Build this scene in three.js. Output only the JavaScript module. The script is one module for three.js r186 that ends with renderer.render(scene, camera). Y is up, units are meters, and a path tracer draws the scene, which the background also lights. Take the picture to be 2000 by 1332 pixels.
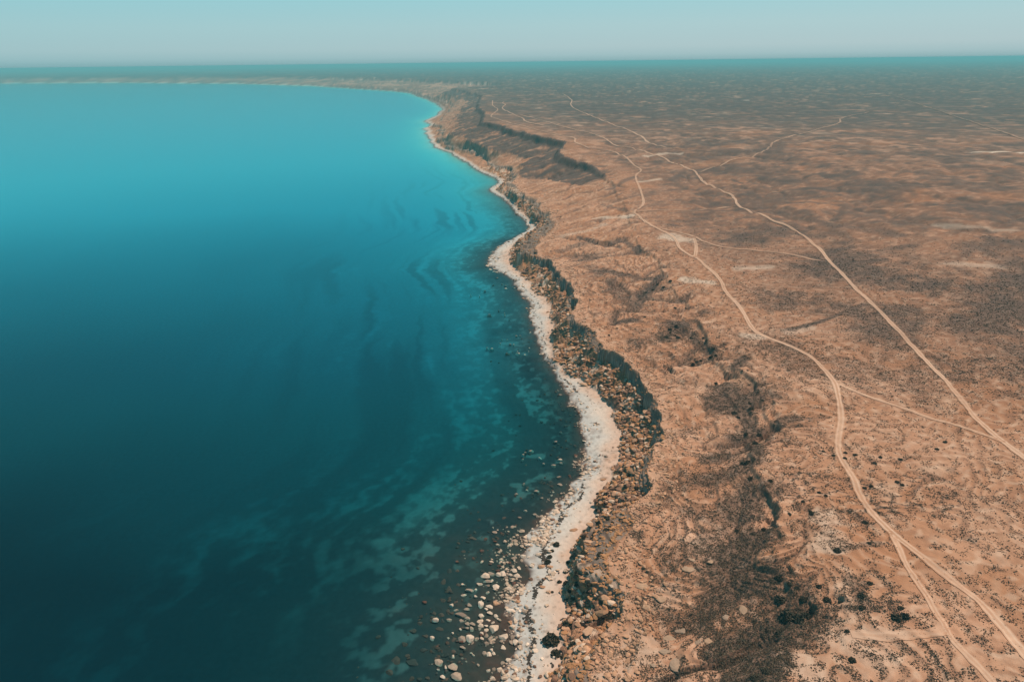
import * as THREE from 'three';
import { mergeGeometries, mergeVertices } from 'three/addons/utils/BufferGeometryUtils.js';

// ---------------------------------------------------------------- camera, sky, sun, exposure
const scene = new THREE.Scene();
const EYE = 140, PITCH = 22.22 * Math.PI / 180, ROLL = 0.70 * Math.PI / 180;
const camera = new THREE.PerspectiveCamera(53.06, 1024 / 681, 1, 200000);
camera.position.set(0, EYE, 0);
camera.up.set(Math.sin(ROLL), Math.cos(PITCH) * Math.cos(ROLL), -Math.sin(PITCH) * Math.cos(ROLL));
camera.lookAt(0, EYE - Math.sin(PITCH), -Math.cos(PITCH));

const SUN = new THREE.Vector3(0.52, 1.14, -0.30).normalize();
function makeSky() {
  const W = 256, H = 1024, data = new Float32Array(W * H * 4);
  // radiance by height above the horizon: pale dust low down, turning to clear teal blue overhead
  const stops = [[-90, .26, .40, .44], [-3, .18, .36, .39], [-.3, .19, .37, .40], [.1, .24, .43, .46], [.45, .31, .50, .53], [1, .365, .545, .572], [2.5, .36, .58, .61], [5, .29, .60, .655], [12, .085, .49, .59], [25, .028, .25, .36], [50, .011, .12, .19], [90, .008, .08, .13]];
  for (let j = 0; j < H; j++) {
    const el = ((j + .5) / H - .5) * 180;
    let k = 0; while (k < stops.length - 2 && el > stops[k + 1][0]) k++;
    const a = stops[k], b = stops[k + 1], t = Math.min(1, Math.max(0, (el - a[0]) / (b[0] - a[0])));
    for (let i = 0; i < W; i++) {
      const az = ((i + .5) / W - .5) * 2 * Math.PI, side = Math.cos(az - Math.atan2(SUN.z, SUN.x));   // 1 below the sun
      const low = Math.exp(-Math.max(0, el) / 25);
      const g = [1 + .24 * side * low, 1 + .06 * side * low, 1 + .04 * side * low], o = (j * W + i) * 4;
      for (let c = 0; c < 3; c++) data[o + c] = (a[c + 1] + (b[c + 1] - a[c + 1]) * t) * g[c];
      data[o + 3] = 1;
    }
  }
  const t = new THREE.DataTexture(data, W, H, THREE.RGBAFormat, THREE.FloatType);
  t.mapping = THREE.EquirectangularReflectionMapping; t.magFilter = THREE.LinearFilter; t.needsUpdate = true;
  return t;
}
scene.background = makeSky(); scene.environment = scene.background;
const sun = new THREE.DirectionalLight(new THREE.Color().setRGB(1, .82, .64), 4.6);
sun.position.copy(SUN).multiplyScalar(900); sun.castShadow = true; sun.shadow.mapSize.set(2048, 2048);
Object.assign(sun.shadow.camera, { left: -500, right: 500, top: 500, bottom: -500, near: 10, far: 2500 });
scene.add(sun, sun.target);
scene.fog = new THREE.FogExp2(new THREE.Color().setRGB(.30, .78, .86), 0.00015);
const renderer = new THREE.WebGLRenderer({ antialias: true });
renderer.shadowMap.enabled = true;
renderer.toneMapping = THREE.LinearToneMapping; renderer.toneMappingExposure = 1.0;

// ---------------------------------------------------------------- the shape of the coast
// TERRAIN-BEGIN
const clamp = (v, a = 0, b = 1) => v < a ? a : v > b ? b : v;
const sm = (a, b, v) => { const t = clamp((v - a) / (b - a)); return t * t * (3 - 2 * t); };
const mix = (a, b, t) => a + (b - a) * t;
function rng(seed) { let s = seed >>> 0; return () => { s = (s + 0x6D2B79F5) >>> 0; let t = Math.imul(s ^ (s >>> 15), 1 | s); t = (t + Math.imul(t ^ (t >>> 7), 61 | t)) ^ t; return ((t ^ (t >>> 14)) >>> 0) / 4294967296; }; }
const PERM = new Uint8Array(512), GX = new Float32Array(256), GY = new Float32Array(256);
{ const r = rng(7), p = [...Array(256).keys()]; for (let i = 255; i > 0; i--) { const j = Math.floor(r() * (i + 1)); [p[i], p[j]] = [p[j], p[i]]; } for (let i = 0; i < 512; i++) PERM[i] = p[i & 255]; for (let i = 0; i < 256; i++) { const a = i / 256 * 2 * Math.PI; GX[i] = Math.cos(a); GY[i] = Math.sin(a); } }
function n2(x, y) {
  const xi = Math.floor(x), yi = Math.floor(y), fx = x - xi, fy = y - yi, X = xi & 255, Y = yi & 255;
  const a = PERM[X] + Y, b = PERM[X + 1] + Y, h0 = PERM[a], h1 = PERM[b], h2 = PERM[a + 1], h3 = PERM[b + 1];
  const u = fx * fx * fx * (fx * (fx * 6 - 15) + 10), v = fy * fy * fy * (fy * (fy * 6 - 15) + 10);
  const d0 = GX[h0] * fx + GY[h0] * fy, d1 = GX[h1] * (fx - 1) + GY[h1] * fy, d2 = GX[h2] * fx + GY[h2] * (fy - 1), d3 = GX[h3] * (fx - 1) + GY[h3] * (fy - 1);
  return (d0 + u * (d1 - d0) + v * (d2 - d0 + u * (d0 - d1 - d2 + d3))) * 1.45;
}
function fbm(x, y, n = 4) { let s = 0, a = .5; for (let i = 0; i < n; i++) { s += a * n2(x, y); x = x * 2.03 + 13.7; y = y * 2.03 - 7.1; a *= .5; } return s; }
const hash = (i, j, k = 0) => PERM[(PERM[(PERM[i & 255] + j) & 255] + k) & 255] / 255;
const W_ = { e: 0, id: 0, id2: 0 };
function cells(x, y) {                      // nearest cell: its numbers and the distance to its edge
  const xi = Math.floor(x), yi = Math.floor(y); let f1 = 9, f2 = 9, ci = 0, cj = 0;
  for (let i = xi - 1; i <= xi + 1; i++) for (let j = yi - 1; j <= yi + 1; j++) {
    const dx = i + hash(i, j) - x, dy = j + hash(i, j, 91) - y, d = dx * dx + dy * dy;
    if (d < f1) { f2 = f1; f1 = d; ci = i; cj = j; } else if (d < f2) f2 = d;
  }
  W_.e = Math.sqrt(f2) - Math.sqrt(f1); W_.id = hash(ci, cj, 31); W_.id2 = hash(ci, cj, 57); return W_;
}
// lines of the coast in metres, [z, x] from near to far: water's edge, inner edge of the beach, rim of the sea cliff, rim of the plateau
const SHORE = [[-110.7,-12.7],[-122.8,-2.9],[-132.5,-1.6],[-139.3,-0.9],[-145.8,-3.0],[-151.6,-0.9],[-158.7,3.6],[-162.0,4.5],[-167.7,1.5],[-177.3,4.1],[-191.9,12.3],[-202.2,19.5],[-206.9,19.9],[-213.3,24.9],[-233.1,27.9],[-245.2,28.9],[-263.1,27.4],[-278.0,24.1],[-303.1,19.8],[-318.7,16.1],[-339.4,12.4],[-362.4,11.7],[-397.5,9.7],[-428.0,7.1],[-456.8,0.5],[-476.1,-8.6],[-494.0,-16.5],[-526.3,-14.5],[-550.4,-9.2],[-574.6,1.1],[-604.6,14.1],[-623.1,15.5],[-647.6,12.2],[-683.9,5.7],[-724.4,-3.7],[-775.8,-14.2],[-820.0,-23.4],[-867.8,-16.8],[-904.8,-20.1],[-955.3,-39.3],[-1055,-66.2],[-1164,-97.9],[-1262,-133.1],[-1367,-152.4],[-1634,-194.7],[-1759,-196.4],[-1890,-222.6],[-2118,-213.7],[-2330,-221.1],[-2593,-252.6],[-2971,-334.7],[-3366,-435.0],[-3600,-479.9],[-3970,-637.2],[-4160,-772.6],[-4362,-901.6],[-5110,-1387],[-6037,-2300],[-6859,-3690],[-7266,-5050]];
const BEACH = [[-109.2,2.4],[-121.1,9.5],[-132.3,11.1],[-142.8,13.6],[-156.6,15.4],[-167.7,18.7],[-179.9,23.9],[-190.7,27.6],[-205.6,34.0],[-219.0,38.6],[-237.8,43.2],[-259.5,42.4],[-275.2,38.8],[-290.5,30.6],[-299.3,24.0],[-316.0,20.3],[-342.2,23.0],[-365.7,24.1],[-392.2,23.0],[-422.4,17.0],[-441.4,11.9],[-476.4,2.5],[-504.3,-2.3],[-535.0,0.1],[-563.5,10.5],[-600.8,22.2],[-615.2,22.7],[-643.9,17.9],[-680.3,11.8],[-715.2,2.8],[-762.8,-7.1],[-805.9,-13.4],[-856.6,-7.7],[-884.7,-10.5],[-938.3,-29.0],[-1036,-55.9],[-1149,-86.6],[-1246,-120.6],[-1349,-139.7],[-1612,-179.4],[-1736,-182.6],[-1865,-206.4],[-2091,-200.5],[-2300,-206.8],[-2559,-238.4],[-2932,-315.7],[-3321,-415.2]];
const RIM = [[-102.5,10.9],[-113.8,16.7],[-121.2,19.2],[-128.1,23.9],[-133.2,25.7],[-137.0,27.1],[-141.0,28.2],[-145.9,27.4],[-151.1,26.4],[-158.7,29.0],[-167.3,33.6],[-174.2,37.0],[-182.9,40.9],[-192.6,44.8],[-201.5,48.3],[-209.5,51.1],[-218.8,55.0],[-235.2,57.1],[-247.3,56.2],[-263.6,54.4],[-290.1,48.5],[-295.2,43.4],[-303.5,43.1],[-318.7,40.6],[-329.9,33.7],[-343.2,32.7],[-354.8,34.6],[-371.2,36.6],[-392.2,35.8],[-411.9,32.6],[-427.3,30.8],[-451.6,26.5],[-462.8,21.1],[-477.2,18.0],[-498.4,21.9],[-524.7,26.2],[-564.9,37.6],[-587.5,37.2],[-629.7,29.9],[-695.9,25.1],[-705.7,14.4],[-798.7,5.8],[-915.3,2.8],[-945.2,-11.7],[-1010,-30.0],[-1082,-43.7],[-1145,-66.0],[-1208,-100.9],[-1321,-127.0],[-1476,-135.8],[-1630,-162.2],[-1850,-171.2],[-2111,-171.9],[-2340,-185.0],[-2628,-218.2],[-2961,-301.5],[-3449,-423.1]];
const SCARP = [[-96.6,43.9],[-107.1,51.0],[-113.3,55.9],[-119.6,61.6],[-123.3,66.4],[-127.3,68.1],[-135.8,68.6],[-145.3,67.0],[-153.4,71.6],[-164.7,76.8],[-177.2,78.2],[-191.4,79.3],[-207.2,88.7],[-215.9,96.3],[-229.5,96.5],[-251.4,99.6],[-272.0,90.9],[-294.8,92.6],[-336.1,95.8],[-384.3,93.0],[-433.9,96.1],[-470.4,89.0],[-529.0,96.3],[-593.6,101.3],[-621.7,99.7],[-675.9,103.8],[-713.2,102.7],[-765.8,96.9],[-801.3,93.1],[-824.4,73.5],[-847.5,66.8],[-901.7,68.4],[-951.7,78.2],[-988.5,60.5],[-1013,40.1],[-1107,8.0],[-1208,-19.7],[-1255,-44.7],[-1480,-46.9],[-1638,-68.0],[-1852,-76.5],[-2226,-77.2],[-2508,-122.1],[-2948,-236.2]];
// along the coast, [z, value]: how sheer the sea cliff is, its height, the height of the plateau rim, the drop below that rim
const SHEER = [[-101.0,0.4],[-116.5,0.5],[-121.7,1],[-126.4,0.9],[-133.9,1],[-141.1,1],[-147.9,0.4],[-155.2,0.1],[-171.5,0.25],[-178.0,0.5],[-184.9,0.7],[-193.7,0.5],[-203.1,0.8],[-216.9,1],[-291.1,1],[-297.2,0.55],[-323.5,0.9],[-342.1,0.45],[-352.5,1],[-445.6,1],[-471.8,0.6],[-493.3,0.05],[-570.0,0.1],[-600.6,0.8],[-701.9,0.8],[-777.3,0.35],[-852.6,0.9],[-1478,0.9],[-4904,0.9]], CLIFF_TOP = [[-112.1,10],[-151.0,12],[-187.7,14],[-240.7,15.5],[-362.7,15],[-611.5,13],[-895.7,10],[-4904,10]], RIM_TOP = [[-112.1,17],[-174.1,18],[-291.1,19.5],[-471.8,21.5],[-611.5,25],[-813.3,33],[-995.3,42],[-1274,45],[-4904,45]];
const DROP = [[-90, 4], [-220, 4], [-330, 3], [-450, 2.2], [-600, 2.4], [-690, 4], [-755, 13], [-810, 20], [-1200, 22], [-2500, 16], [-6000, 14]];
function along(t) {
  const n = t.length;
  return (z) => {
    if (z >= t[0][0]) return t[0][1];
    if (z <= t[n - 1][0]) { const a = t[n - 2], b = t[n - 1]; return n > 12 ? b[1] + (z - b[0]) * (b[1] - a[1]) / (b[0] - a[0]) : b[1]; }
    let lo = 0, hi = n - 1; while (hi - lo > 1) { const m = (lo + hi) >> 1; if (t[m][0] >= z) lo = m; else hi = m; }
    const a = t[lo], b = t[hi]; return a[1] + (z - a[0]) * (b[1] - a[1]) / (b[0] - a[0]);
  };
}
const shoreX = along(SHORE);
const shoreK = (z) => { const e = 25 + .06 * Math.abs(z), s = (shoreX(z + e) - shoreX(z - e)) / (2 * e); return 1 / Math.sqrt(1 + s * s); };
for (const [t, w] of [[BEACH, 9], [RIM, 60], [SCARP, 420]]) {     // beyond the last seen point the lines follow the water's edge
  const zl = t[t.length - 1][0];
  for (const [z, x] of SHORE) if (z < zl * 1.12) t.push([z, x + w / shoreK(z)]);
  const zf = SHORE[SHORE.length - 1][0] * 1.5; t.push([zf, shoreX(zf) + w / shoreK(zf)]);
}
const beachX = along(BEACH), rimX = along(RIM), scarpX = along(SCARP);
const flat = (t) => { const f = along(t), n = t.length; return (z) => z <= t[n - 1][0] ? t[n - 1][1] : f(z); };
const sheerAt = flat(SHEER), cliffTop = flat(CLIFF_TOP), rimTop = flat(RIM_TOP), dropAt = flat(DROP);
// short rock ledges: [points, height]
const LEDGES = ([[[[67.8,-276.8],[69.3,-270.2],[70.9,-266.1]],2.6],[[[90.8,-266.3],[92.3,-263.2],[95.1,-257.7]],3],[[[50.6,-508.3],[61.4,-494.4],[72.2,-490.4],[78.5,-470.9]],2.6],[[[92.1,-235.2],[96.5,-235.3],[99.1,-238]],2.5],[[[96.6,-227.5],[98.7,-226.5]],2],[[[77.9,-176.5],[78,-171.3],[77.7,-166.6],[74,-159.8],[74.3,-155.9]],2],[[[72.8,-130.5],[72.8,-128],[72,-127]],3],[[[80.1,-132],[79.9,-128.8]],2],[[[83.8,-271],[90.1,-275.2],[100.3,-285.4]],1.6],[[[82.5,-320.4],[86.1,-314.1],[90,-307.4]],1.4],[[[74.2,-378.5],[85.7,-389],[94,-397.4]],1.4],[[[84.4,-208.7],[89.9,-215.7],[96.8,-218.3]],1.8],[[[82.7,-343.1],[90.4,-343.2],[93.7,-337.5]],1.5],[[[71.2,-144.9],[72.4,-141.9],[72,-139.6]],1.5],[[[71.6,-168.2],[75.2,-165.6],[75.8,-161.9]],1.2]]).map(([p, h]) => { let cx = 0, cz = 0; for (const q of p) { cx += q[0] / p.length; cz += q[1] / p.length; } let R = 0; for (const q of p) R = Math.max(R, Math.hypot(q[0] - cx, q[1] - cz)); const e = p[p.length - 1], turn = -(e[1] - p[0][1]) * -.5 + (e[0] - p[0][0]) * .8 > 0 ? 1 : -1; return { p, h, cx, cz, turn, R: R + 45 }; });
function ledges(x, z) {
  let s = 0;
  for (const L of LEDGES) {
    const ddx = x - L.cx, ddz = z - L.cz; if (ddx * ddx + ddz * ddz > L.R * L.R) continue;
    const jx = x + n2(x / 2.5, z / 2.5) * .6, jz = z + n2(x / 2.5 + 9, z / 2.5) * .6;
    let best = 1e9, side = 0, tt = 0, over = 0; const n = L.p.length - 1;
    for (let i = 0; i < n; i++) {
      const [ax, az] = L.p[i], [bx, bz] = L.p[i + 1], ex = bx - ax, ez = bz - az, l2 = ex * ex + ez * ez;
      const t0 = ((jx - ax) * ex + (jz - az) * ez) / l2, t = clamp(t0), qx = jx - ax - ex * t, qz = jz - az - ez * t, d = Math.hypot(qx, qz);
      if (d < best) { best = d; side = L.turn * (qz * ex - qx * ez); tt = (i + t) / n; over = (i === 0 && t0 < 0 ? -t0 : i === n - 1 && t0 > 1 ? t0 - 1 : 0) * Math.sqrt(l2); }
    }
    const w = Math.pow(Math.max(0, Math.sin(Math.PI * clamp(tt, .02, .98))), .6) * Math.exp(-over * over / 5), reach = L.R * .22;
    s += side > 0 ? -L.h * .7 * w * Math.exp(-best / (reach * .8)) : L.h * .3 * w * Math.exp(-best / reach);
  }
  return s;
}
const WARPS = [[4, .5], [10, 1.25], [26, 2.4], [60, 4.5], [140, 10]];
function field(x, z, o) {
  const r = Math.hypot(x, z) + 1;
  let wx = 0, wz = 0;
  for (const [l, a] of WARPS) if (l < .085 * r && l > .004 * r) { wx += a * n2(x / l + 17.3, z / l + l); wz += .7 * a * n2(x / l - 9.1, z / l + 31.7); }
  const X = x + wx, Z = z + wz, k = shoreK(Z);
  const s = shoreX(Z) + (r < 600 ? n2(x / 8 + 70, z / 8) * 1.5 + n2(x / 2.7, z / 2.7 + 70) * .7 : 0), b = Math.max(beachX(Z) + (r < 600 ? n2(x / 9 + 30, z / 9) * 2.4 + n2(x / 3, z / 3 + 30) * 1 : 0), s + 1.2 + .004 * r), jag = r < 900 ? n2(x / 5 + 3, z / 5) * .9 + n2(x / 12 + 30, z / 12) * 1.8 + (cells(x / 14 + 8, z / 14).id - .5) * 1.4 : 0, c0 = rimX(Z), c = Math.max(c0 + jag, b + 3 + .004 * r);
  const hc = cliffTop(Z) * (1 + sm(350, 700, r) * .35 * n2(x / 50, z / 50)) + n2(x / 30, z / 30) * .8, h1 = rimTop(Z), drop = dropAt(Z);
  let p = Math.max(scarpX(Z) + (r < 600 ? n2(x / 6 + 15, z / 6) * 1.6 + n2(x / 15 + 25, z / 15) * 3 : 0), c + 12);
  const flute = r > 420 ? (Math.abs(n2(x / 38 + 5, z / 38)) * 16 + Math.abs(n2(x / 13, z / 13)) * 5) * sm(420, 800, r) : 0;
  const sheer = clamp(sheerAt(Z) + n2(x / 16 + 40, z / 16) * .45 - .08 + sm(350, 700, r) * .5 * n2(x / 45 + 9, z / 45));
  const w = Math.min(mix(9 + .012 * r, 1.6, Math.pow(sheer, .5)), (c - b) * .75), ct = c - w, hb = Math.min(hc * .93, mix(hc * .9, hc * .6, sheer) * (1 + .3 * n2(x / 9 + 12, z / 9) + .12 * n2(x / 3.5, z / 3.5 + 8)));
  const pb = Math.max(p - Math.max(3.5, drop * 2.4) - flute, c + 4);
  o.X = X; o.r = r; o.ce = 1; o.ci = .5; o.ct = .5; o.d = (X - s) * k; o.u = 0; o.gully = 0; o.drop = drop; o.inland = (X - c) * k; o.past = (X - p) * k; o.sheer = sheer;
  let h = 0;
  if (X < s) {
    const d = (s - X) * k;
    o.zone = 0; const nr = sm(-270, -165, Z); h = -(mix(.6, .2, nr) * (1 - Math.exp(-d / 2)) + mix(.05, .016, nr) * Math.min(d, 28) + .035 * Math.max(0, d - 28)); if (h < -2.2) h = -2.2 - (1 - Math.exp((h + 2.2) / 1.3)) * 1.3;
    if (r < 420) h += n2(x / 2.1, z / 2.1) * .22 * Math.exp(-d / 28) + Math.max(0, n2(x / 4.5 + 8, z / 4.5) - .1) * .5 * Math.exp(-d / 40);
  } else if (X < b) {
    const t = (X - s) / (b - s); o.zone = 1; o.u = t; h = .04 + 1.66 * Math.pow(t, .85) + (r < 500 ? .07 * n2(x / 1.3, z / 1.3) : 0);
  } else if (X < ct) {
    const t = (X - b) / (ct - b); o.zone = 2; o.u = t; h = 1.7 + (hb - 1.7) * Math.pow(t, 1.1) + n2(x / 11, z / 11) * .8 * sm(0, .3, t) * sm(1, .8, t);
    const ease = sm(0, .12, t) * sm(1, .93, t);
    if (r < 1000) { const q = cells(x / 4.2 + n2(x / 3, z / 3) * .25, z / 4.2); o.ce = q.e; o.ci = q.id; o.ct = q.id2; h += ease * (q.id - .4) * 1.7 * sm(.02, .2, q.e) + ease * (q.id2 - .5) * .3; }
    if (r < 420) { const q = cells(x / 1.25 + 50, z / 1.25); o.ce = Math.min(o.ce, q.e * .6); o.ct = q.id; h += ease * (q.id - .5) * .75 * sm(.03, .25, q.e); }
  } else if (X < c) {
    const t = (X - ct) / w; o.zone = 3; o.u = t; const st = t * 3 + n2(x / 4, z / 4) * .6; h = mix(hb, hc, clamp(mix(t, (Math.floor(st) + sm(.45, .95, st - Math.floor(st))) / 3, .7)));
  } else {
    const bm = sm(0, 14, X - c);
    if (X < pb) { const t = clamp((X - c0) / (pb - c0)); o.zone = 4; o.u = t; h = mix(hc, h1 - drop, Math.pow(t, .8)); }
    else if (X < p) { const t = (X - pb) / (p - pb); o.zone = 5; o.u = t; h = h1 - drop + drop * (.74 * t + .26 * sm(.82, .96, t)); }
    else { o.zone = 6; o.u = 1; const far = mix(33, 46, sm(350, 800, r)); h = h1 + (Math.max(far, h1) - h1) * sm(0, 260, X - p); }
    // gullies that run down the bench to the rim
    const gl = o.zone < 6 || X - p < 18 ? Math.pow(1 - Math.abs(n2(Z / 24 + .55 * n2(x / 26, z / 26) + .012 * X, x / 110 + 3)), 7) * sm(2, 20, X - c) * sm(18, 0, X - p) : 0;
    o.gully = gl; h -= gl * mix(2.1, 3.2, sm(300, 700, r));
    const mid = sm(420, 560, r) * sm(1100, 900, r) * sm(20, 90, X - p);
    h += bm * (fbm(x / 62, z / 62, 3) * 1.9 + (r < 900 ? n2(x / 13, z / 13) * .3 : 0) + fbm(x / 420, z / 420, 2) * 3 * sm(400, 1000, r));
    if (mid > .01) h -= mid * (2.2 * Math.pow(1 - Math.abs(n2(x / 70 + 4, z / 95)), 5) + 1.6 * Math.pow(1 - Math.abs(n2(x / 27 + 14 + .4 * n2(x / 30, z / 30), z / 34)), 5));
    if (r < 620) {                          // beds of rock that weather back as low steps
      const q = (h + 2.3 * fbm(x / 30 + 3, z / 30, 3)) / .5, i = Math.floor(q), f = q - i; o.bed = f;
      h += (i + sm(.62, 1, f) - q) * (o.past < 6 ? .62 : .25) * bm * sm(620, 420, r);
      if (o.past < 4) {                     // beds that crop out as low steps along the coast
        const q2 = (o.inland + 9 * fbm(x / 28 + 15, z / 28, 3) + 1.2 * n2(x / 4, z / 4)) / 10.5, f2 = q2 - Math.floor(q2), on = bm * sm(620, 380, r) * sm(-.35, .15, n2(x / 37 + 4, z / 30));
        h += (sm(.8, .97, f2) - f2) * 1.15 * on; o.bed = Math.max(o.bed, sm(.7, .95, f2) * on);
      }
      h += ledges(x, z);
    } else o.bed = .5;
    if (r < 260) h += n2(x / 2.3, z / 2.3) * .09 * bm;
  }
  o.h = h; return o;
}
// TERRAIN-END

// dark, scrub covered ground and pale bare ground: [x, z, x, z, radius, radius, strength]
const DARK = [[53.5,-109.3,64.7,-126.7,3.75,4.1,1],[48.3,-109.8,60.2,-123.9,4.75,5.12,1],[51.5,-136,62.3,-141.8,5.04,5.17,0.8],[66.4,-143,57.9,-140,4.62,4.56,0.9],[69.6,-156,57.5,-148.3,3.95,3.8,0.9],[72.4,-159.4,67.7,-156.9,1.7,1.68,1.25],[75.9,-178.6,64.9,-168.1,6.31,6.02,0.85],[60.7,-187.1,79.5,-194.8,4.04,4.22,0.8],[48.2,-182.4,65.8,-187.5,2.45,2.54,0.5],[88,-224.9,82.4,-198.9,3.53,3.21,1],[87.2,-235.1,87.4,-249.8,6.87,7.15,1.1],[94.6,-240.1,82.5,-239.6,7.01,6.93,1.1],[101,-272.8,96.4,-266.4,2.72,2.66,1.1],[91,-217,80.9,-214.4,3.46,3.4,1],[105.2,-221.7,93.9,-220.5,2.17,2.14,0.8],[65.6,-199.2,81.8,-206.1,2.99,3.12,0.8],[84.9,-319.5,74.4,-306.6,7.12,6.83,0.95],[87.3,-308.7,90.8,-285.2,2.97,2.8,0.9],[63.4,-329.2,52.7,-327.8,2.83,2.81,0.9],[58.9,-416.8,81.3,-397.6,6.0,5.8,0.8],[81.7,-383.5,66.8,-349.4,5.33,4.88,0.8],[90.4,-397.2,72.8,-367.1,3.36,3.12,1],[60.3,-402.7,65.3,-357.3,6.13,5.52,0.6],[50.5,-429.1,57.6,-406.5,3.88,3.7,0.5],[80.1,-493.6,89.2,-460,2.96,2.79,0.8],[51.3,-507.6,77,-472.7,1.89,1.78,0.9],[57.9,-497.1,33.6,-474.6,3.71,3.54,0.6],[131.5,-301.9,149.6,-310.3,1.51,1.57,0.9],[149.6,-310.3,181.1,-330,1.57,1.7,0.8],[90.1,-275.2,75.2,-277.4,1.58,1.58,0.8],[90.8,-285.2,99.3,-291.2,1.63,1.67,0.8],[97.8,-583.4,84.5,-615.5,3.04,3.19,0.6],[124.1,-632,94.1,-618.6,3.3,3.21,0.6],[96.4,-670.3,128.4,-713.2,3.96,4.22,0.7],[77.6,-786.2,106.1,-784.8,4.6,4.6,0.7],[213.8,-567.1,247.7,-547.8,1.33,1.32,0.9],[240.4,-550.1,285.5,-541.4,0.88,0.89,0.8],[135.6,-597.5,182.7,-576,0.9,0.88,0.5],[318.3,-508.7,325,-501.3,2.63,2.62,0.9],[152.2,-676.3,185.9,-691.4,2.02,2.09,0.5],[215.5,-671.8,218.9,-651.1,2.05,2.0,0.8],[84.7,-136.8,84.3,-128,1.45,1.41,0.6],[87,-126.1,73.5,-127.8,1.13,1.11,0.5],[90.3,-127.6,90,-122.5,1.14,1.12,0.6],[97.3,-164,99.2,-158.9,1.47,1.45,0.6],[83.8,-166.9,86,-165.2,1.93,1.93,0.6],[85.4,-147.3,98.5,-149.1,0.9,0.93,0.6],[92.3,-141.8,92.8,-132.6,1.35,1.31,0.35],[36.3,-161.2,29.1,-163,1.8,1.8,0.6],[39.7,-142.4,35.3,-147.2,1.41,1.43,0.4],[99.4,-221,116,-220.7,0.78,0.8,0.6],[89.3,-149.9,81.3,-160.7,0.76,0.78,0.4],[48.4,-150.7,40.8,-147.8,1.46,1.43,0.5],[53,-213.7,72.4,-224.4,2.56,2.7,0.3],[57.5,-148.3,66.5,-154.9,6.58,6.79,0.9],[50.6,-143,59.3,-144.9,4.27,4.35,0.5],[48.9,-118.3,56.2,-122.3,5.23,5.36,0.95],[49,-153.1,60.9,-159.6,4.42,4.59,0.5],[41.7,-151.9,51.5,-157.1,3.21,3.3,0.4],[32.2,-137.9,41.2,-130.7,2.48,2.44,0.4],[60.3,-168.1,53.6,-171.6,4.41,4.43,0.5],[54.7,-189.7,47.7,-180,3.37,3.24,0.4],[218.3,-512.6,257.1,-441.5,5.73,5.26,0.5],[193.5,-416.2,251.5,-418.6,4.09,4.32,0.5],[219.6,-348.5,242.3,-310.2,5.54,5.3,0.5],[200.2,-292.2,214.7,-265.8,5.9,5.71,0.45],[308.1,-589.9,401.2,-600.2,2.91,3.14,0.6],[250.9,-675,282.3,-632,2.62,2.52,0.5],[371.2,-670.6,439.3,-701.9,1.67,1.8,0.6],[252.6,-504.8,312,-456.2,2.9,2.83,0.5],[283.1,-408.2,286,-367,4.39,4.13,0.6],[143,-268.4,153.1,-257.8,2.35,2.32,0.4]];
const BARE = [[115.6,-377,103,-385.7,2.37,2.4,1],[71.8,-567,98,-558,2.1,2.08,1],[112,-485.3,123.8,-472.6,3.68,3.62,0.9],[74.7,-539.6,65.1,-526.8,1.61,1.57,0.6],[108.4,-297.9,117.1,-295.5,1.22,1.22,0.8],[76.6,-119.1,87.8,-118.3,1.35,1.38,0.5],[87.9,-162.6,85.5,-150.6,2.55,2.44,0.6],[156.6,-401.9,137.4,-400.1,2.25,2.21,0.6],[251.3,-380,274.1,-370.3,2.7,2.73,0.5],[289.6,-457.9,325.5,-430.2,1.59,1.58,0.5],[535.4,-1774,587.9,-1773,2.14,2.15,1],[499.1,-759.3,544.3,-734.8,2.3,2.32,1.1],[144.5,-304,130.5,-299.2,1.28,1.25,0.5],[60.5,-522.1,40.2,-515,1.94,1.91,0.5],[129.6,-690.3,151.5,-697.6,1.54,1.56,0.5],[159.5,-826.6,204.7,-839.7,2.44,2.51,0.6],[77.9,-112,73.8,-117.9,2.64,2.67,0.4],[62.7,-113.1,64.3,-108.8,2.06,2.03,0.5],[28.6,-124,21,-113.5,2.35,2.25,0.5],[37.2,-136.3,41.7,-138.9,1.93,1.95,0.4],[-128.1,-2846,11.4,-2697,4.1,3.88,0.5],[-89.1,-3747,-272,-4136,4.05,4.48,0.7],[-1441,-5829,-1007,-5260,6.48,5.78,0.6],[-2780,-6941,-3010,-7027,6.46,6.6,0.5],[-2537,-7368,-2377,-7195,5.61,5.45,0.5]];
function blots(list, wide = 1) {
  const L = list.map(([ax, az, bx, bz, ra, rb, s]) => ({ ax, az, ex: bx - ax, ez: bz - az, l2: (bx - ax) ** 2 + (bz - az) ** 2 + 1e-6, ra: ra * wide, rb: rb * wide, s, cx: (ax + bx) / 2, cz: (az + bz) / 2, R: Math.hypot(bx - ax, bz - az) / 2 + 2.2 * Math.max(ra, rb) }));
  return (x, z, rough) => {
    let v = 0;
    for (const q of L) {
      const cx = x - q.cx, cz = z - q.cz; if (cx * cx + cz * cz > q.R * q.R) continue;
      const t = clamp(((x - q.ax) * q.ex + (z - q.az) * q.ez) / q.l2), rr = mix(q.ra, q.rb, t), d = Math.hypot(x - q.ax - q.ex * t, z - q.az - q.ez * t) / rr;
      v = Math.max(v, q.s * sm(1.45, .45, d + rough));
    }
    return v;
  };
}
const JOINTED = [[85.1,-178.5,108.1,-173.9,7.54,7.71,1],[104.7,-167.2,124.3,-167.7,6.34,6.59,1],[101.5,-194.9,98.9,-205.5,5.43,5.59,0.7],[100,-176.7,124.6,-178.9,4.26,4.48,0.9],[85.9,-199.1,93,-174.7,5.38,5.02,0.5],[89,-165.2,102.9,-163.4,4.84,4.92,0.5]];
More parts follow.
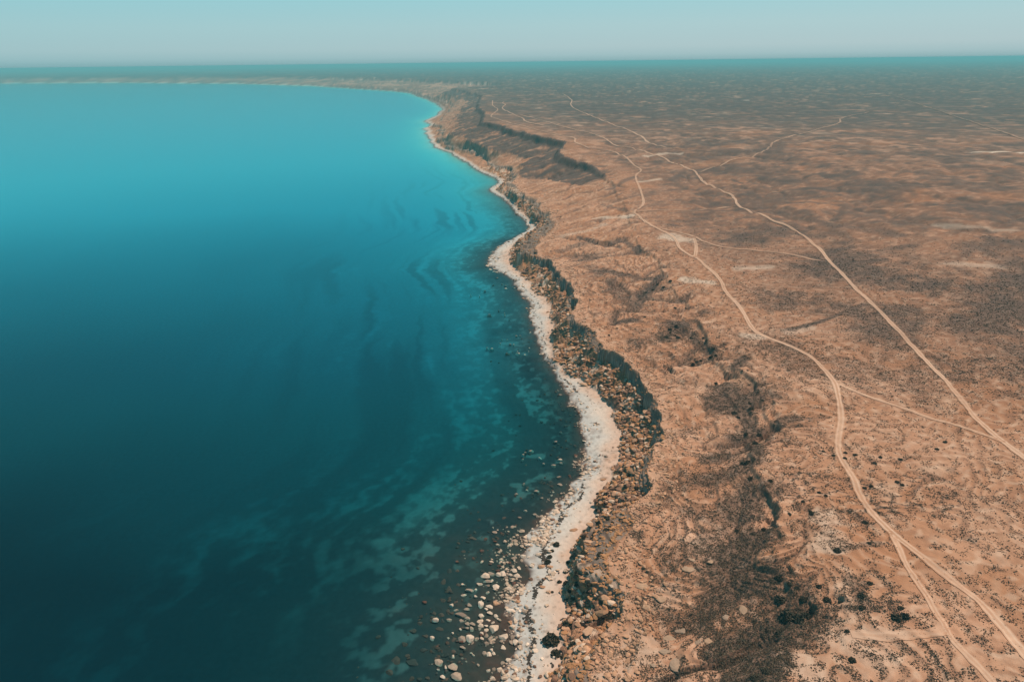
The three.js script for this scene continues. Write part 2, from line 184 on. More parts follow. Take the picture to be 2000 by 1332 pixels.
const darkBlot = blots(DARK), bareBlot = blots(BARE, 1.7), jointBlot = blots(JOINTED);
const O = {};
// thickness of scrub and dark weathered stone plus painted scarp shade, 0 to 1.3
function scrubShadeAt(x, z, o) {
  const r = o.r;
  let v = darkBlot(x, z, fbm(x / 9, z / 9, 3) * .8 + (r > 300 ? fbm(x / 30, z / 30, 2) * .7 : 0));
  const big = fbm(x / 46 + 11, z / 46, 3), fine = fbm(x / 8 - 4, z / 8, 2), huge = fbm(x / 170, z / 230 + 6, 3);
  if (o.zone >= 4) {
    const back = sm(140, 420, r) * sm(-20, 60, o.past), bench = o.past < 0 ? .12 + .10 * sm(260, 150, r) : 0;
    v = Math.max(v, sm(.10, .62, big * .75 + fine * .45 + .02 + .34 * back + (r > 420 ? -.06 : bench) + huge * .35) * mix(.5, .8, back));
    v = Math.max(v, sm(.62, .95, o.bed) * .5 * sm(-.25, .25, fine + big));
    if (r < 320 && o.past < -3) {           // and round the flat outcrops of the bench
      const q = cells(x / 5.2 + n2(x / 7, z / 7) * .35, z / 4.2 + n2(x / 6 + 9, z / 6) * .3); v = Math.max(v, sm(.13, .02, q.e) * .85 * sm(-.1, .25, fbm(x / 20 + 6, z / 20, 2)) * sm(.3, .55, q.id2));
    }
    if (r < 330 && o.past > 2) {            // plants along the joints of bare rock pavements
      const on = jointBlot(x, z, fbm(x / 9 + 60, z / 9, 2) * .9);
      if (on > .05) { const gx = x * .94 + z * .34, gz = z * .94 - x * .34, q = cells(gx / 3.6 + n2(x / 9, z / 9) * .3, gz / 2.6); v = Math.max(v, sm(.15, .03, q.e) * .95 * on * sm(-.5, .1, fine)); }
    }
    v = Math.max(v, sm(.25, .8, o.gully) * .75 * sm(-.4, .1, big + fine * .5));
    if (o.zone === 5 && o.drop > 5) v = Math.max(v, sm(5, 12, o.drop) * sm(-.35, .25, n2(z / 11 + .6 * n2(x / 20, z / 20), x / 70) + .5 * fine + .25 + sm(.72, .9, o.u) * .6) * 1.05);  // far scarp face: its shade painted as dark streaks, together with dark scree
    if (r > 700 && o.past > 0) v = Math.max(v, sm(700, 1500, r) * mix(.25, .9, sm(-.15, .2, fbm(x / 50, z / 50, 2) + .6 * fbm(x / 210 + 4, z / 210, 2) + .12)));
  } else if (o.zone === 2) v = Math.max(v, sm(.15, .5, big + fine * .5) * .55);
  return v;
}
const RGB = [0, 0, 0];
const put = (a, t) => { for (let c = 0; c < 3; c++) RGB[c] += (a[c] - RGB[c]) * t; };
const set = (a) => { RGB[0] = a[0]; RGB[1] = a[1]; RGB[2] = a[2]; };
const C = {
  tan: [.405, .195, .110], pink: [.54, .31, .21], brown: [.29, .14, .085], rust: [.40, .17, .08], dark: [.080, .062, .058], pale: [.66, .47, .36], white: [.66, .54, .45],
  sand: [.60, .525, .475], grey: [.47, .455, .445], ochre: [.42, .20, .095], umber: [.19, .10, .066], crack: [.085, .05, .036], wet: [.085, .052, .042],
  plain: [.085, .066, .058], weedFalloff: [.010, .013, .020], reef: [.048, .047, .042], seabed: [.33, .41, .44], milk: [.42, .63, .60],
};
function paint(x, z, o, ny) {               // the colour of the ground, with scarp shade and sea light falloff painted in
  const r = o.r, big = fbm(x / 40, z / 40, 3), fine = fbm(x / 5.5, z / 5.5, 3), wide = fbm(x / 150 + 8, z / 200, 3);
  if (o.zone === 0) {
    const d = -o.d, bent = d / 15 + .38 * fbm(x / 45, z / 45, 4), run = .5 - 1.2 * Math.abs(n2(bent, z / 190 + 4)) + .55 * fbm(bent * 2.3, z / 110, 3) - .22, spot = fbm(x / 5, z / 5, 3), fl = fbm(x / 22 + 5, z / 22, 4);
    const open = Math.pow(clamp((-z - 160 - 45 * wide) / 575), 1.05) * sm(3, 45, d), shallow = sm(190, 30, d) * sm(5, 30, d) * mix(.45, 1, sm(-110, -220, z)) + .25 * sm(230, 90, d) * sm(-250, -380, z);  // vignette-like falloff painted into the bed over the weed: dark nearby, bright far off
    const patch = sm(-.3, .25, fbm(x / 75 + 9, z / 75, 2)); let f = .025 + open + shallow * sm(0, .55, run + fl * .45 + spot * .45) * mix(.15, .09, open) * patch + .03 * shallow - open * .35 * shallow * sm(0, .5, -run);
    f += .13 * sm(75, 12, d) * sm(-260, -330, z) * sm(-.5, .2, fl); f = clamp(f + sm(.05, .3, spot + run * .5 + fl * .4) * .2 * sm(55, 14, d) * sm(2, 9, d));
    set(C.weedFalloff); put(C.seabed, f); if (z > -330) { RGB[1] *= 1 + .12 * sm(-330, -240, z); } put(C.milk, sm(550, 1200, r));
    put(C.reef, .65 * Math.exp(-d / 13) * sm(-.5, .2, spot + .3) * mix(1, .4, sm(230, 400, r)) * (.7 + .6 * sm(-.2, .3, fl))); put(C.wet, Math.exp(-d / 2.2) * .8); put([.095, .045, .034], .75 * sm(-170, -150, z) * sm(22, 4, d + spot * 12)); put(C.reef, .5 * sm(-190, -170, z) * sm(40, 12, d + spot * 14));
    return;
  }
  if (o.zone === 1) {
    set(C.sand); put(C.grey, sm(.85, .2, o.u + fbm(x / 12, z / 12, 2) * .6) * .95); put(C.umber, .5 * sm(.12, .4, fbm(x / 5 + 12, z / 5, 3) + .2 * big) * sm(.6, .1, o.u)); put(C.pink, sm(.45, .95, o.u + big * .3) * .6);
    put(C.wet, sm(2.2, .1, o.d + fine * 2.4) * .9); put(C.dark, sm(.28, .5, fbm(x / 3, z / 3 + 9, 3) + big * .5) * .4);
    put(C.ochre, sm(.1, .5, fine + big * .5) * .35 * sm(.3, 1, o.u)); put(C.crack, sm(.2, .42, fbm(x / 2.2 + 5, z / 2.2, 3) + .4 * big) * .45 * sm(.7, .2, Math.abs(o.u - .55))); put(C.plain, sm(1300, 3200, r) * .8); return;
  }
  if (o.zone === 2) {
    const q = o.ci; set(q < .34 ? C.ochre : q < .66 ? C.tan : q < .86 ? C.pale : C.umber); put(C.pink, .35 * o.ct); put(C.ochre, sm(.1, .4, big) * .5); put(C.sand, sm(.14, 0, o.u) * .6);
    put(C.crack, sm(.13, .02, o.ce) * .55); put(C.dark, scrubShadeAt(x, z, o) * .8); put(C.umber, sm(.8, .5, ny) * .25); put(C.plain, sm(1300, 3200, r) * .8); return;
  }
  if (o.zone === 3) { set([.16, .15, .14]); put(C.tan, .22); put(C.pale, sm(.1, .4, n2(o.h * 1.1 + big, 3.3)) * .45); put(C.crack, sm(.1, .4, n2(o.h * 2.3 + big * 2 + 7, 9.1)) * .6); put(C.ochre, sm(.1, .5, fine) * .3); put(C.tan, sm(.85, 1, o.u)); return; }
  const near = sm(420, 150, r);
  const ac = x * .64 + z * .77, al = x * .77 - z * .64, stripe = fbm(ac / 6.5 + 1.2 * n2(x / 40, z / 40), al / 55, 3);
  set(C.tan); put(C.pink, sm(-.15, .45, big + wide * .6 + .15 * near) * .7); put(C.rust, sm(.05, .45, wide - big * .4) * .35); put(C.brown, sm(200, 460, r) * sm(-30, 80, o.past) * .95 * sm(-.5, .2, wide + big * .5 + .2));
  put(C.brown, sm(.12, .5, fine + big * .3) * .5); put(C.pale, sm(.2, .5, fbm(x / 24 + 70, z / 24, 3)) * .5 * near);
  if (o.past < 40 && r > 230) { const w = sm(230, 380, r) * sm(40, -10, o.past); put(C.brown, w * .75 * sm(.0, .3, stripe)); put(C.pink, w * .55 * sm(-.05, -.3, stripe)); put(C.plain, w * .5 * sm(.22, .45, stripe)); }
  put(C.brown, sm(-.1, .35, fbm(x / 11 + 40, z / 11, 4) + .4 * wide) * .55 * sm(180, 420, r) * sm(-10, 60, o.past));
  // fine mottling: gravel, crusts and tussocks too small to build
  put(C.brown, .7 * sm(.0, .45, n2(x / 2.3, z / 2.3) + .5 * n2(x / 6 + 20, z / 6)) * mix(.55, 1, sm(150, 420, r))); put(C.pale, .35 * sm(.2, .6, n2(x / 2.9 + 44, z / 2.9)));
  put(C.umber, .62 * sm(-.2, .3, fbm(x / 26 + 80, z / 19, 4) + .7 * wide + .12) * sm(230, 520, r) * sm(0, 70, o.past)); put(C.pink, .5 * sm(.08, .4, fbm(x / 10 + 33, z / 8, 3) + .3 * wide) * sm(300, 550, r) * sm(0, 70, o.past)); put(C.plain, .6 * sm(.0, .35, fbm(x / 13 + 10, z / 10, 3) + .5 * big) * sm(330, 650, r) * sm(0, 70, o.past));
  put(C.pink, sm(6, 0, o.inland + big * 4) * .6);
  put(C.pale, sm(.5, .2, o.bed) * sm(.05, .2, o.bed) * .25 * sm(600, 400, r));
  put(C.plain, sm(650, 1500, r) * sm(0, 200, o.past) * .9); put(C.plain, sm(1300, 3200, r) * (o.zone < 6 ? .45 : .72)); if (o.zone < 6) put(C.pink, .6 * sm(0, .3, n2(x / 90, z / 60)) * sm(1500, 2600, r));
  if (r > 600 && o.past > 0) { put(C.rust, sm(.1, .3, fbm(x / 95, z / 80 + 3, 3)) * .4 * sm(2600, 900, r)); const pt = fbm(x / 44 + 31, z / 36, 4) + .3 * wide; put(C.pale, sm(.2, .5, pt) * .6 * sm(650, 1300, r)); put(C.pink, .6 * sm(.1, .4, n2(x / 17 + 3, z / 15) + .4 * n2(x / 60, z / 60)) * sm(600, 1000, r)); put(C.umber, .55 * sm(.05, .45, n2(x / 21 + 63, z / 17) + .5 * n2(x / 80, z / 70 + 9)) * sm(600, 900, r)); put(C.dark, sm(-.1, -.35, pt) * .5 * sm(900, 1700, r)); }
  const bare = bareBlot(x, z, fbm(x / 9, z / 9, 4) * (r > 650 ? .5 : 1.5) + (r > 250 && r < 650 ? n2(x / 22, z / 22) * .5 : 0)); if (bare > 0) put(C.white, clamp(bare) * (r > 650 ? .95 : .62));
  const v = scrubShadeAt(x, z, o); o.scrub = v; put(C.dark, clamp(v) * (r < 330 ? .72 : .88) * (1 - .7 * clamp(bare)));
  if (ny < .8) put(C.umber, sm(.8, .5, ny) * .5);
}

// ---------------------------------------------------------------- the ground as one fine sheet, fine where the coast is near
const TH = [], RR = [];
{ const D = Math.PI / 180; for (let a = -52 * D; a < 54 * D;) { TH.push(a); a += a < -14 * D ? .0075 : a < -6 * D ? .00145 : a < 15 * D ? .00092 : a < 22 * D ? .0015 : .0022; }
  let r = 78; while (r < 60000) { RR.push(r); const dr = r * r / (683 * 112) * 1.0; r += Math.max(.32, Math.min(dr, .0042 * r + Math.max(0, r - 1500) * .03)); } }
const NT = TH.length, NR = RR.length, NV = NT * NR;
const POS = new Float32Array(NV * 3), NOR = new Float32Array(NV * 3), COL = new Float32Array(NV * 3), UV = new Float32Array(NV * 2), ZONE = new Uint8Array(NV), SCRUB = new Float32Array(NV);
for (let j = 0, v = 0; j < NR; j++) for (let i = 0; i < NT; i++, v++) {
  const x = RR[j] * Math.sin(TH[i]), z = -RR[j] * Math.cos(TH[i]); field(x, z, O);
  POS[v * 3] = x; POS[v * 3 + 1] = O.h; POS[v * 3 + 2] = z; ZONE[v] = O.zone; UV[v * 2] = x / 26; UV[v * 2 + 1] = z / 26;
}
for (let j = 0, v = 0; j < NR; j++) for (let i = 0; i < NT; i++, v++) {
  const l = (i ? v - 1 : v) * 3, rr = (i < NT - 1 ? v + 1 : v) * 3, n = (j ? v - NT : v) * 3, f = (j < NR - 1 ? v + NT : v) * 3;
  const ax = POS[rr] - POS[l], ay = POS[rr + 1] - POS[l + 1], az = POS[rr + 2] - POS[l + 2], bx = POS[n] - POS[f], by = POS[n + 1] - POS[f + 1], bz = POS[n + 2] - POS[f + 2];
  let nx = bz * ay - by * az, ny = bx * az - bz * ax, nz = by * ax - bx * ay; nx = -nx; ny = -ny; nz = -nz; if (ny < 0) { nx = -nx; ny = -ny; nz = -nz; }
  const L = Math.hypot(nx, ny, nz) || 1; NOR[v * 3] = nx / L; NOR[v * 3 + 1] = ny / L; NOR[v * 3 + 2] = nz / L;
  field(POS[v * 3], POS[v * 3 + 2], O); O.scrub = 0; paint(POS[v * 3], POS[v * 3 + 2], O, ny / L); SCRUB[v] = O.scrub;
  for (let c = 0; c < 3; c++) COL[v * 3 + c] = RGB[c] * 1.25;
}
const locate = (t, v) => { let lo = 0, hi = t.length - 1; while (hi - lo > 1) { const m = (lo + hi) >> 1; if (t[m] <= v) lo = m; else hi = m; } return lo; };
function groundAt(x, z) {                  // height of the sheet that is drawn
  const r = Math.hypot(x, z), a = Math.atan2(x, -z), i = locate(TH, a), j = locate(RR, r);
  const s = clamp((a - TH[i]) / (TH[i + 1] - TH[i])), t = clamp((r - RR[j]) / (RR[j + 1] - RR[j])), H = (p, q) => POS[((j + q) * NT + i + p) * 3 + 1];
  return s + t < 1 ? H(0, 0) + s * (H(1, 0) - H(0, 0)) + t * (H(0, 1) - H(0, 0)) : H(1, 1) + (1 - s) * (H(0, 1) - H(1, 1)) + (1 - t) * (H(1, 0) - H(1, 1));
}
function noiseTexture(N, f) {
  const d = new Uint8Array(N * N * 4);
  for (let j = 0; j < N; j++) for (let i = 0; i < N; i++) { const v = clamp(f(i / N, j / N)) * 255; d.set([v, v, v, 255], (j * N + i) * 4); }
  const t = new THREE.DataTexture(d, N, N); t.wrapS = t.wrapT = THREE.RepeatWrapping; t.magFilter = THREE.LinearFilter; t.minFilter = THREE.LinearMipmapLinearFilter; t.needsUpdate = true; return t;
}
const tile = (f, P) => (u, v) => { const a = u * P, b = v * P, s = sm(0, 1, u), t = sm(0, 1, v); return mix(mix(f(a, b), f(a - P, b), s), mix(f(a, b - P), f(a - P, b - P), s), t); };
const grainField = tile((a, b) => .5 * fbm(a, b, 5) + .55 * fbm(a * 9 + 3, b * 9, 3), 16);
const grain = noiseTexture(1024, (u, v) => .80 + .34 * grainField(u, v));
const relief = noiseTexture(1024, (u, v) => .5 + .7 * grainField(u, v));
function groundMaterial(bump, rough, shine = .3) { return new THREE.MeshPhysicalMaterial({ specularIntensity: shine, vertexColors: true, roughness: rough, map: grain, bumpMap: relief, bumpScale: bump }); }
const kinds = [['seabed', [0], groundMaterial(.1, 1, 0)], ['beach', [1], groundMaterial(.06, .95)], ['rubble_slope', [2], groundMaterial(.22, .95)], ['sea_cliff', [3], groundMaterial(.3, .95)], ['ground', [4, 5, 6], groundMaterial(.28, .97)]];
const owner = []; kinds.forEach(([, zs], k) => zs.forEach((q) => { owner[q] = k; }));
const lists = kinds.map(() => []);
for (let j = 0; j < NR - 1; j++) for (let i = 0; i < NT - 1; i++) {
  const a = j * NT + i, b = a + 1, c = a + NT, d = c + 1, k = owner[ZONE[a]];
  const l = lists[k]; l.push(a, b, d, a, d, c);
}
const structure = (m, label) => { m.castShadow = m.receiveShadow = true; m.userData = { kind: 'structure', label }; scene.add(m); return m; };
function pick(ids) {                       // an own small vertex list for each part of the sheet
  const map = new Int32Array(NV).fill(-1), list = [], idx = new Uint32Array(ids.length);
  for (let k = 0; k < ids.length; k++) { let m = map[ids[k]]; if (m < 0) { m = map[ids[k]] = list.length; list.push(ids[k]); } idx[k] = m; }
  const g = new THREE.BufferGeometry(), take = (src, w) => { const d = new Float32Array(list.length * w); for (let k = 0; k < list.length; k++) for (let c = 0; c < w; c++) d[k * w + c] = src[list[k] * w + c]; return new THREE.BufferAttribute(d, w); };
  g.setAttribute('position', take(POS, 3)); g.setAttribute('normal', take(NOR, 3)); g.setAttribute('color', take(COL, 3)); g.setAttribute('uv', take(UV, 2)); g.setIndex(new THREE.BufferAttribute(idx, 1)); return g;
}
const GROUND_LABELS = ['dark weedy and sandy seabed under the clear water, with light falloff painted in', 'pale sand and shingle beach along the water', 'rubble slope of fallen ochre blocks between beach and cliff', 'low sea cliff of layered rock above the rubble slope', 'tan desert ground with dark scrub reaching to the horizon'];
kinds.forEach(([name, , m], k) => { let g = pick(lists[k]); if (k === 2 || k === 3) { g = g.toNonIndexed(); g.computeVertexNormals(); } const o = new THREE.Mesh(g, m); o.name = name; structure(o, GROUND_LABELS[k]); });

// ---------------------------------------------------------------- the sea: a clear sheet that takes colour with depth
{
  const th = [], rr = []; for (let a = -.92; a < .75; a += .0042) th.push(a);
  for (let r = 90; r < 60000;) { rr.push(r); r += clamp(r * r / (683 * 140) * 1.6, .9, .02 * r); }
  const n = th.length, pos = [], col = [], uv = [], idx = [], land = [];
  for (let j = 0; j < rr.length; j++) for (let i = 0; i < n; i++) {
    const x = rr[j] * Math.sin(th[i]), z = -rr[j] * Math.cos(th[i]); field(x, z, O); pos.push(x, 0, z); uv.push(x / 34, z / 34); land.push(O.h);
    const dep = clamp(-O.h + .05, 0, 9) * .66; col.push(Math.exp(-dep * 1.15), Math.exp(-dep * .16), Math.exp(-dep * .07));
  }
  for (let j = 0; j < rr.length - 1; j++) for (let i = 0; i < n - 1; i++) { const a = j * n + i; if (Math.min(land[a], land[a + 1], land[a + n], land[a + n + 1]) < .35) idx.push(a, a + 1, a + n + 1, a, a + n + 1, a + n); }
  const g = new THREE.BufferGeometry(); g.setAttribute('position', new THREE.Float32BufferAttribute(pos, 3)); g.setAttribute('color', new THREE.Float32BufferAttribute(col, 3)); g.setAttribute('uv', new THREE.Float32BufferAttribute(uv, 2));
  g.setAttribute('normal', new THREE.Float32BufferAttribute(pos.map((_, k) => k % 3 === 1 ? 1 : 0), 3)); g.setIndex(idx);
  const wave = noiseTexture(512, tile((a, b) => .5 + .6 * fbm(a * 1.0, b * 1.7, 4), 12));
  const m = new THREE.MeshPhysicalMaterial({ vertexColors: true, transmission: 1, thickness: 0, roughness: .06, ior: 1.33, specularIntensity: .38, bumpMap: wave, bumpScale: .07 });
  const sea = new THREE.Mesh(g, m); sea.name = 'sea'; structure(sea, 'calm turquoise to dark blue sea water');
}

// ---------------------------------------------------------------- dirt tracks
const used = {};
function numbered(name) { const k = used[name] = (used[name] ?? -1) + 1; return k ? name + '_' + String(k).padStart(3, '0') : name; }
const trackMat = new THREE.MeshPhysicalMaterial({ specularIntensity: .3, vertexColors: true, roughness: .97, map: grain, bumpMap: relief, bumpScale: .05 });
const TRACKS = {"main":[[162.9,-174],[162.3,-186.2],[162.2,-195.9],[162.9,-203.3],[164.9,-214.4],[167.1,-222.3],[168.7,-229.8],[171.4,-242.4],[175.1,-267.2],[179.5,-296.9],[185.3,-333.2],[190.2,-373.6],[193.7,-398.3],[199.4,-426.6],[202.6,-454.7],[203,-487.7],[197.8,-520.6],[191.8,-550.5],[190.2,-568],[194.9,-594.8],[194.6,-616.9],[190.4,-651.9],[190.3,-688.8],[192.1,-720.8],[187.7,-766],[179.2,-805.6],[168.1,-840.4],[157.6,-885.8],[139.5,-917.2],[129.8,-972.2],[115.9,-1038],[91.5,-1106],[61.7,-1227],[17.5,-1408]],"coast":[[110.5,-102],[111.4,-112.3],[112.1,-119.9],[112.2,-127.1],[109.5,-135.1],[107.7,-140.9],[105.9,-147.3],[104.1,-154.4],[103.2,-162.9],[104.3,-172.5],[106.5,-181.2],[107.3,-188.3],[108.8,-196.2],[111.8,-203.7],[120.1,-219.9],[126,-236],[129.7,-247.8],[130.5,-260.4],[129.3,-272.6],[126.3,-280.8],[120.7,-290.7],[116.3,-299.9],[116.5,-312.6],[118.9,-333],[119.2,-359],[121.8,-380.2],[121.2,-404.4],[119.9,-428.6],[115.2,-448.4],[117,-481.5],[110.4,-514.6],[105.5,-548],[103.7,-567],[115.1,-592.3],[124,-658.3],[129.8,-715.3],[142,-754.2],[138.8,-788.3],[137.3,-823.4],[128.6,-863.5],[109.7,-890.2]],"link":[[105.1,-567.6],[129.4,-568.1],[149,-560.9],[172,-567.9],[190.2,-568]],"east":[[129.7,-246.8],[135.4,-238],[144.7,-225.6],[154.5,-210.6],[159.5,-201.9],[162.2,-194.6]],"south":[[104,-154.8],[103.1,-149.2],[101,-140.3],[100.8,-136],[100.1,-129.5],[99.2,-123.6],[99.1,-121],[98.3,-117.3],[98.5,-113.2],[99.4,-108.8],[99.8,-103.2],[98.9,-94.3]],"spur":[[98.9,-120.7],[96.7,-118.6],[89.9,-118],[83.2,-118.2],[76.8,-119.4]],"north":[[193.7,-714.4],[232.2,-753.7],[283.9,-790.8],[334,-885.1],[375.5,-933.5],[439.9,-1010],[512,-1106],[560.5,-1205],[680.9,-1352]],"plain":[[211,-867.1],[195.8,-884.8],[187,-905.4],[182,-989],[167.1,-1135],[158.3,-1263],[151.5,-1366],[139.9,-1568],[144.8,-1692],[162.9,-1874],[166.5,-2034],[166.6,-2272]],"thin":[[599.5,-788.9],[617,-847.1],[655.9,-951.9],[710.8,-1094],[820.1,-1376],[948,-1722],[1031,-1940]],"short":[[110.4,-514.6],[124.6,-492.1],[131.5,-482],[140.3,-454.7],[162.7,-438.4],[181.6,-418.5],[192.2,-402.1]],"loop":[[131.5,-482],[127.3,-458],[119.6,-430]],"winding":[[91.9,-1112],[52.2,-1169],[28.3,-1227],[25.2,-1292],[7.4,-1404],[-15.2,-1597],[-9.1,-1726],[-15.7,-1798],[-12.5,-1893]],"rim":[[101.5,-891.4],[97.7,-912.2],[87.9,-943.3],[89.9,-981.2],[72.9,-1012],[32.4,-1126],[-4.2,-1225],[-33.1,-1334],[-33.1,-1383],[-24.9,-1558],[-37.4,-1680],[-44.9,-1962]]};
const trackKinds = {                       // half width, strength, label
  main: [1.5, .95, 'pale dirt track running up the right side across the open plain'], coast: [1.4, .95, 'pale winding dirt track nearest the cliffs, from the bottom right corner'],
  link: [1.3, .8, 'short pale track linking the two long tracks, in the middle distance'], east: [1.0, .75, 'straight dirt track branching right from the winding track to the main track'],
  south: [1.1, .85, 'second dirt track splitting off the winding track near the bottom right'], spur: [1.6, .4, 'faint dirt spur leaving the fork at the bottom toward the cliffs'],
  north: [1.6, .65, 'thin track leading off to the right across the far plain'], plain: [1.8, .85, 'far zigzag dirt track crossing the plateau above the dark scarps'],
  thin: [1.8, .35, 'hair thin straight track on the plain by the right edge'], short: [1.3, .6, 'faint track crossing between the two long tracks above the bare patches'],
  loop: [1.6, .8, 'short track closing the loop beside the winding track'], winding: [1.8, .9, 'far winding track on the plateau behind the scarp rim'], rim: [1.6, .8, 'narrow track following the rim of the dark far scarp'],
};
for (const [key, pts] of Object.entries(TRACKS)) {
  const [half, strength, label] = trackKinds[key];
  const curve = new THREE.CatmullRomCurve3(pts.filter((p) => p[0] || p[1]).map(([x, z]) => new THREE.Vector3(x, 0, z)), false, 'centripetal'), P = [];
  const many = curve.getPoints(pts.length * 60); let last = null;
  for (const q of many) { const r = Math.hypot(q.x, q.z); if (!last || q.distanceTo(last) > Math.max(.55, Math.min(9, r * .0032))) { P.push(q); last = q; } }
  const M = 12, pos = [], col = [], uv = [], idx = [], nor = [];
  for (let i = 0; i < P.length; i++) {
    const a = P[Math.max(0, i - 1)], b = P[Math.min(P.length - 1, i + 1)], L = Math.hypot(b.x - a.x, b.z - a.z) || 1, px = (b.z - a.z) / L, pz = -(b.x - a.x) / L, r = Math.hypot(P[i].x, P[i].z);
    const wob = half * .82 * (1 + .22 * n2(i / 14, half * 9) + .2 * n2(i / 4, half * 5)), fade = strength * (.74 + .3 * n2(i / 22 + 50, half)) * sm(0, 6, i) * sm(0, 6, P.length - 1 - i);
    for (let k = 0; k <= M; k++) {
      const u = k / M * 2 - 1, x = P[i].x + px * u * wob, z = P[i].z + pz * u * wob, y = groundAt(x, z) + .035 + r * .00045;
      field(x, z, O); paint(x, z, O, 1);
      const e = sm(1, .62, Math.abs(u) + .25 * n2(x / 1.1, z / 1.1)), rut = Math.exp(-(((Math.abs(u) - .5) / .17) ** 2));
      put(C.pink, e * fade * .85); put(C.pale, e * fade * .35 + rut * e * fade * .6); put(C.tan, Math.exp(-((u / .24) ** 2)) * .7 * e * fade * sm(-.4, .2, n2(i / 30, half * 3)));
      pos.push(x, y, z); col.push(RGB[0] * 1.25, RGB[1] * 1.25, RGB[2] * 1.25); uv.push(x / 26, z / 26); nor.push(0, 1, 0);
      if (i && k) { const v = pos.length / 3 - 1; idx.push(v, v - 1, v - M - 2, v, v - M - 2, v - M - 1); }
    }
  }
  const g = new THREE.BufferGeometry(); g.setAttribute('position', new THREE.Float32BufferAttribute(pos, 3)); g.setAttribute('color', new THREE.Float32BufferAttribute(col, 3)); g.setAttribute('uv', new THREE.Float32BufferAttribute(uv, 2)); g.setIndex(idx); g.computeVertexNormals();
  const n = g.attributes.normal; if (n.getY(n.count >> 1) < 0) { for (let k = 0; k < n.count; k++) n.setXYZ(k, -n.getX(k), -n.getY(k), -n.getZ(k)); const ix = g.index.array; for (let k = 0; k < ix.length; k += 3) [ix[k], ix[k + 1]] = [ix[k + 1], ix[k]]; }
  const o = new THREE.Mesh(g, trackMat); o.name = numbered('dirt_track'); structure(o, label);
}

// ---------------------------------------------------------------- boulders
function rockGeometry(seed, detail, cuts, rough) {
  const R = rng(seed), g = mergeVertices(new THREE.IcosahedronGeometry(1, detail).deleteAttribute('uv').deleteAttribute('normal'), 1e-4), planes = [], p = g.attributes.position;
  for (let i = 0; i < cuts; i++) { const a = R() * 6.283, y = R() * 2 - 1, s = Math.sqrt(1 - y * y); planes.push([s * Math.cos(a), y, s * Math.sin(a), .38 + .32 * R()]); }
  for (let i = 0; i < p.count; i++) {
    let x = p.getX(i), y = p.getY(i), z = p.getZ(i), m = 1;
    for (const [a, b, c, d] of planes) { const q = x * a + y * b + z * c; if (q > 1e-3) m = Math.min(m, d / q); }
    m *= 1 + rough * n2(x * 2.3 + seed, z * 2.3 + y * 1.9);
    p.setXYZ(i, x * m, y * m, z * m);
  }
  const f = g.toNonIndexed(); f.computeVertexNormals(); f.computeBoundingBox();
  const b = f.boundingBox, s = new THREE.Vector3(), c = new THREE.Vector3(); b.getSize(s); b.getCenter(c); f.translate(-c.x, -c.y, -c.z); f.scale(1 / s.x, 1 / s.y, 1 / s.z);   // one metre each way
  const q = f.attributes.position, col = [], uv = [];
  for (let i = 0; i < q.count; i++) { const t = 1 + .16 * n2(q.getX(i) * 3 + seed, q.getZ(i) * 3 + q.getY(i) * 2); col.push(t, t, t); uv.push(q.getX(i) * .22 + seed * .37, (q.getZ(i) + q.getY(i)) * .22); }
  f.setAttribute('color', new THREE.Float32BufferAttribute(col, 3)); f.setAttribute('uv', new THREE.Float32BufferAttribute(uv, 2)); f.computeVertexNormals(); return f;
}
const rockShapes = [], slabShapes = [];
for (let k = 0; k < 9; k++) rockShapes.push(rockGeometry(11 + k * 7, 4, 9 + k % 4, .05));
for (let k = 0; k < 5; k++) slabShapes.push(rockGeometry(201 + k * 5, 3, 7, .06));
const stone = (r, g, b) => new THREE.MeshPhysicalMaterial({ specularIntensity: .4, color: new THREE.Color().setRGB(r * 1.2, g * 1.2, b * 1.2), vertexColors: true, map: grain, roughness: .92, bumpMap: relief, bumpScale: .12 });
const stones = { pale: [stone(.66, .49, .385), stone(.60, .46, .37), stone(.68, .53, .43)], wet: [stone(.33, .25, .20), stone(.24, .175, .14), stone(.40, .30, .235)], ochre: [stone(.50, .285, .18), stone(.54, .33, .22), stone(.46, .245, .145)], brown: [stone(.33, .19, .115), stone(.27, .15, .09)], slab: [stone(.40, .265, .185), stone(.44, .28, .19), stone(.36, .25, .185)], sunk: [stone(.13, .06, .045), stone(.08, .05, .042), stone(.18, .075, .055)] };
const WHERE = [                            // kind of stone and the stretch of shore it lies on
  [['pale boulder in the boulder field on the near shore', 'pale boulder standing in shallow water off the near boulder field'], ['dull grey brown boulder among the pale ones of the near shore', 'dull grey brown boulder standing in the dark near shallows'],
    ['orange tan rock on the beach or slope of the near shore', 'orange tan rock in the near shallows'], ['brown slab on the rubble slope of the near shore', 'brown slab in the near shallows']],
  [['pale stone on the shingle beside the grey sand', 'pale stone in the dark shallows left of the grey sand'], ['grey brown stone on the shingle beside the grey sand', 'grey brown stone in the dark shallows left of the grey sand'],
    ['orange tan block on the rubble slope behind the grey sand', 'orange tan block at the water left of the grey sand'], ['brown slab on the rubble slope behind the grey sand', 'brown slab at the water left of the grey sand']],
  [['small pale rock on the shore of the bay', 'small pale rock standing in the shallow bay water'], ['small dull rock on the shore of the bay', 'small dull rock standing in the shallow bay water'],
    ['orange rock on the slope above the white bay beach', 'small orange rock in the bay water'], ['brown slab on the slope above the white bay beach', 'brown slab in the bay water']],
  [['pale boulder heaped on the rocky point that juts into the sea', 'pale boulder in the water round the rocky point'], ['dull boulder heaped on the rocky point that juts into the sea', 'dull boulder in the water round the rocky point'],
    ['orange rock on the rocky point', 'orange rock in the water round the rocky point'], ['brown slab on the rocky point', 'brown slab in the water round the rocky point']],
];
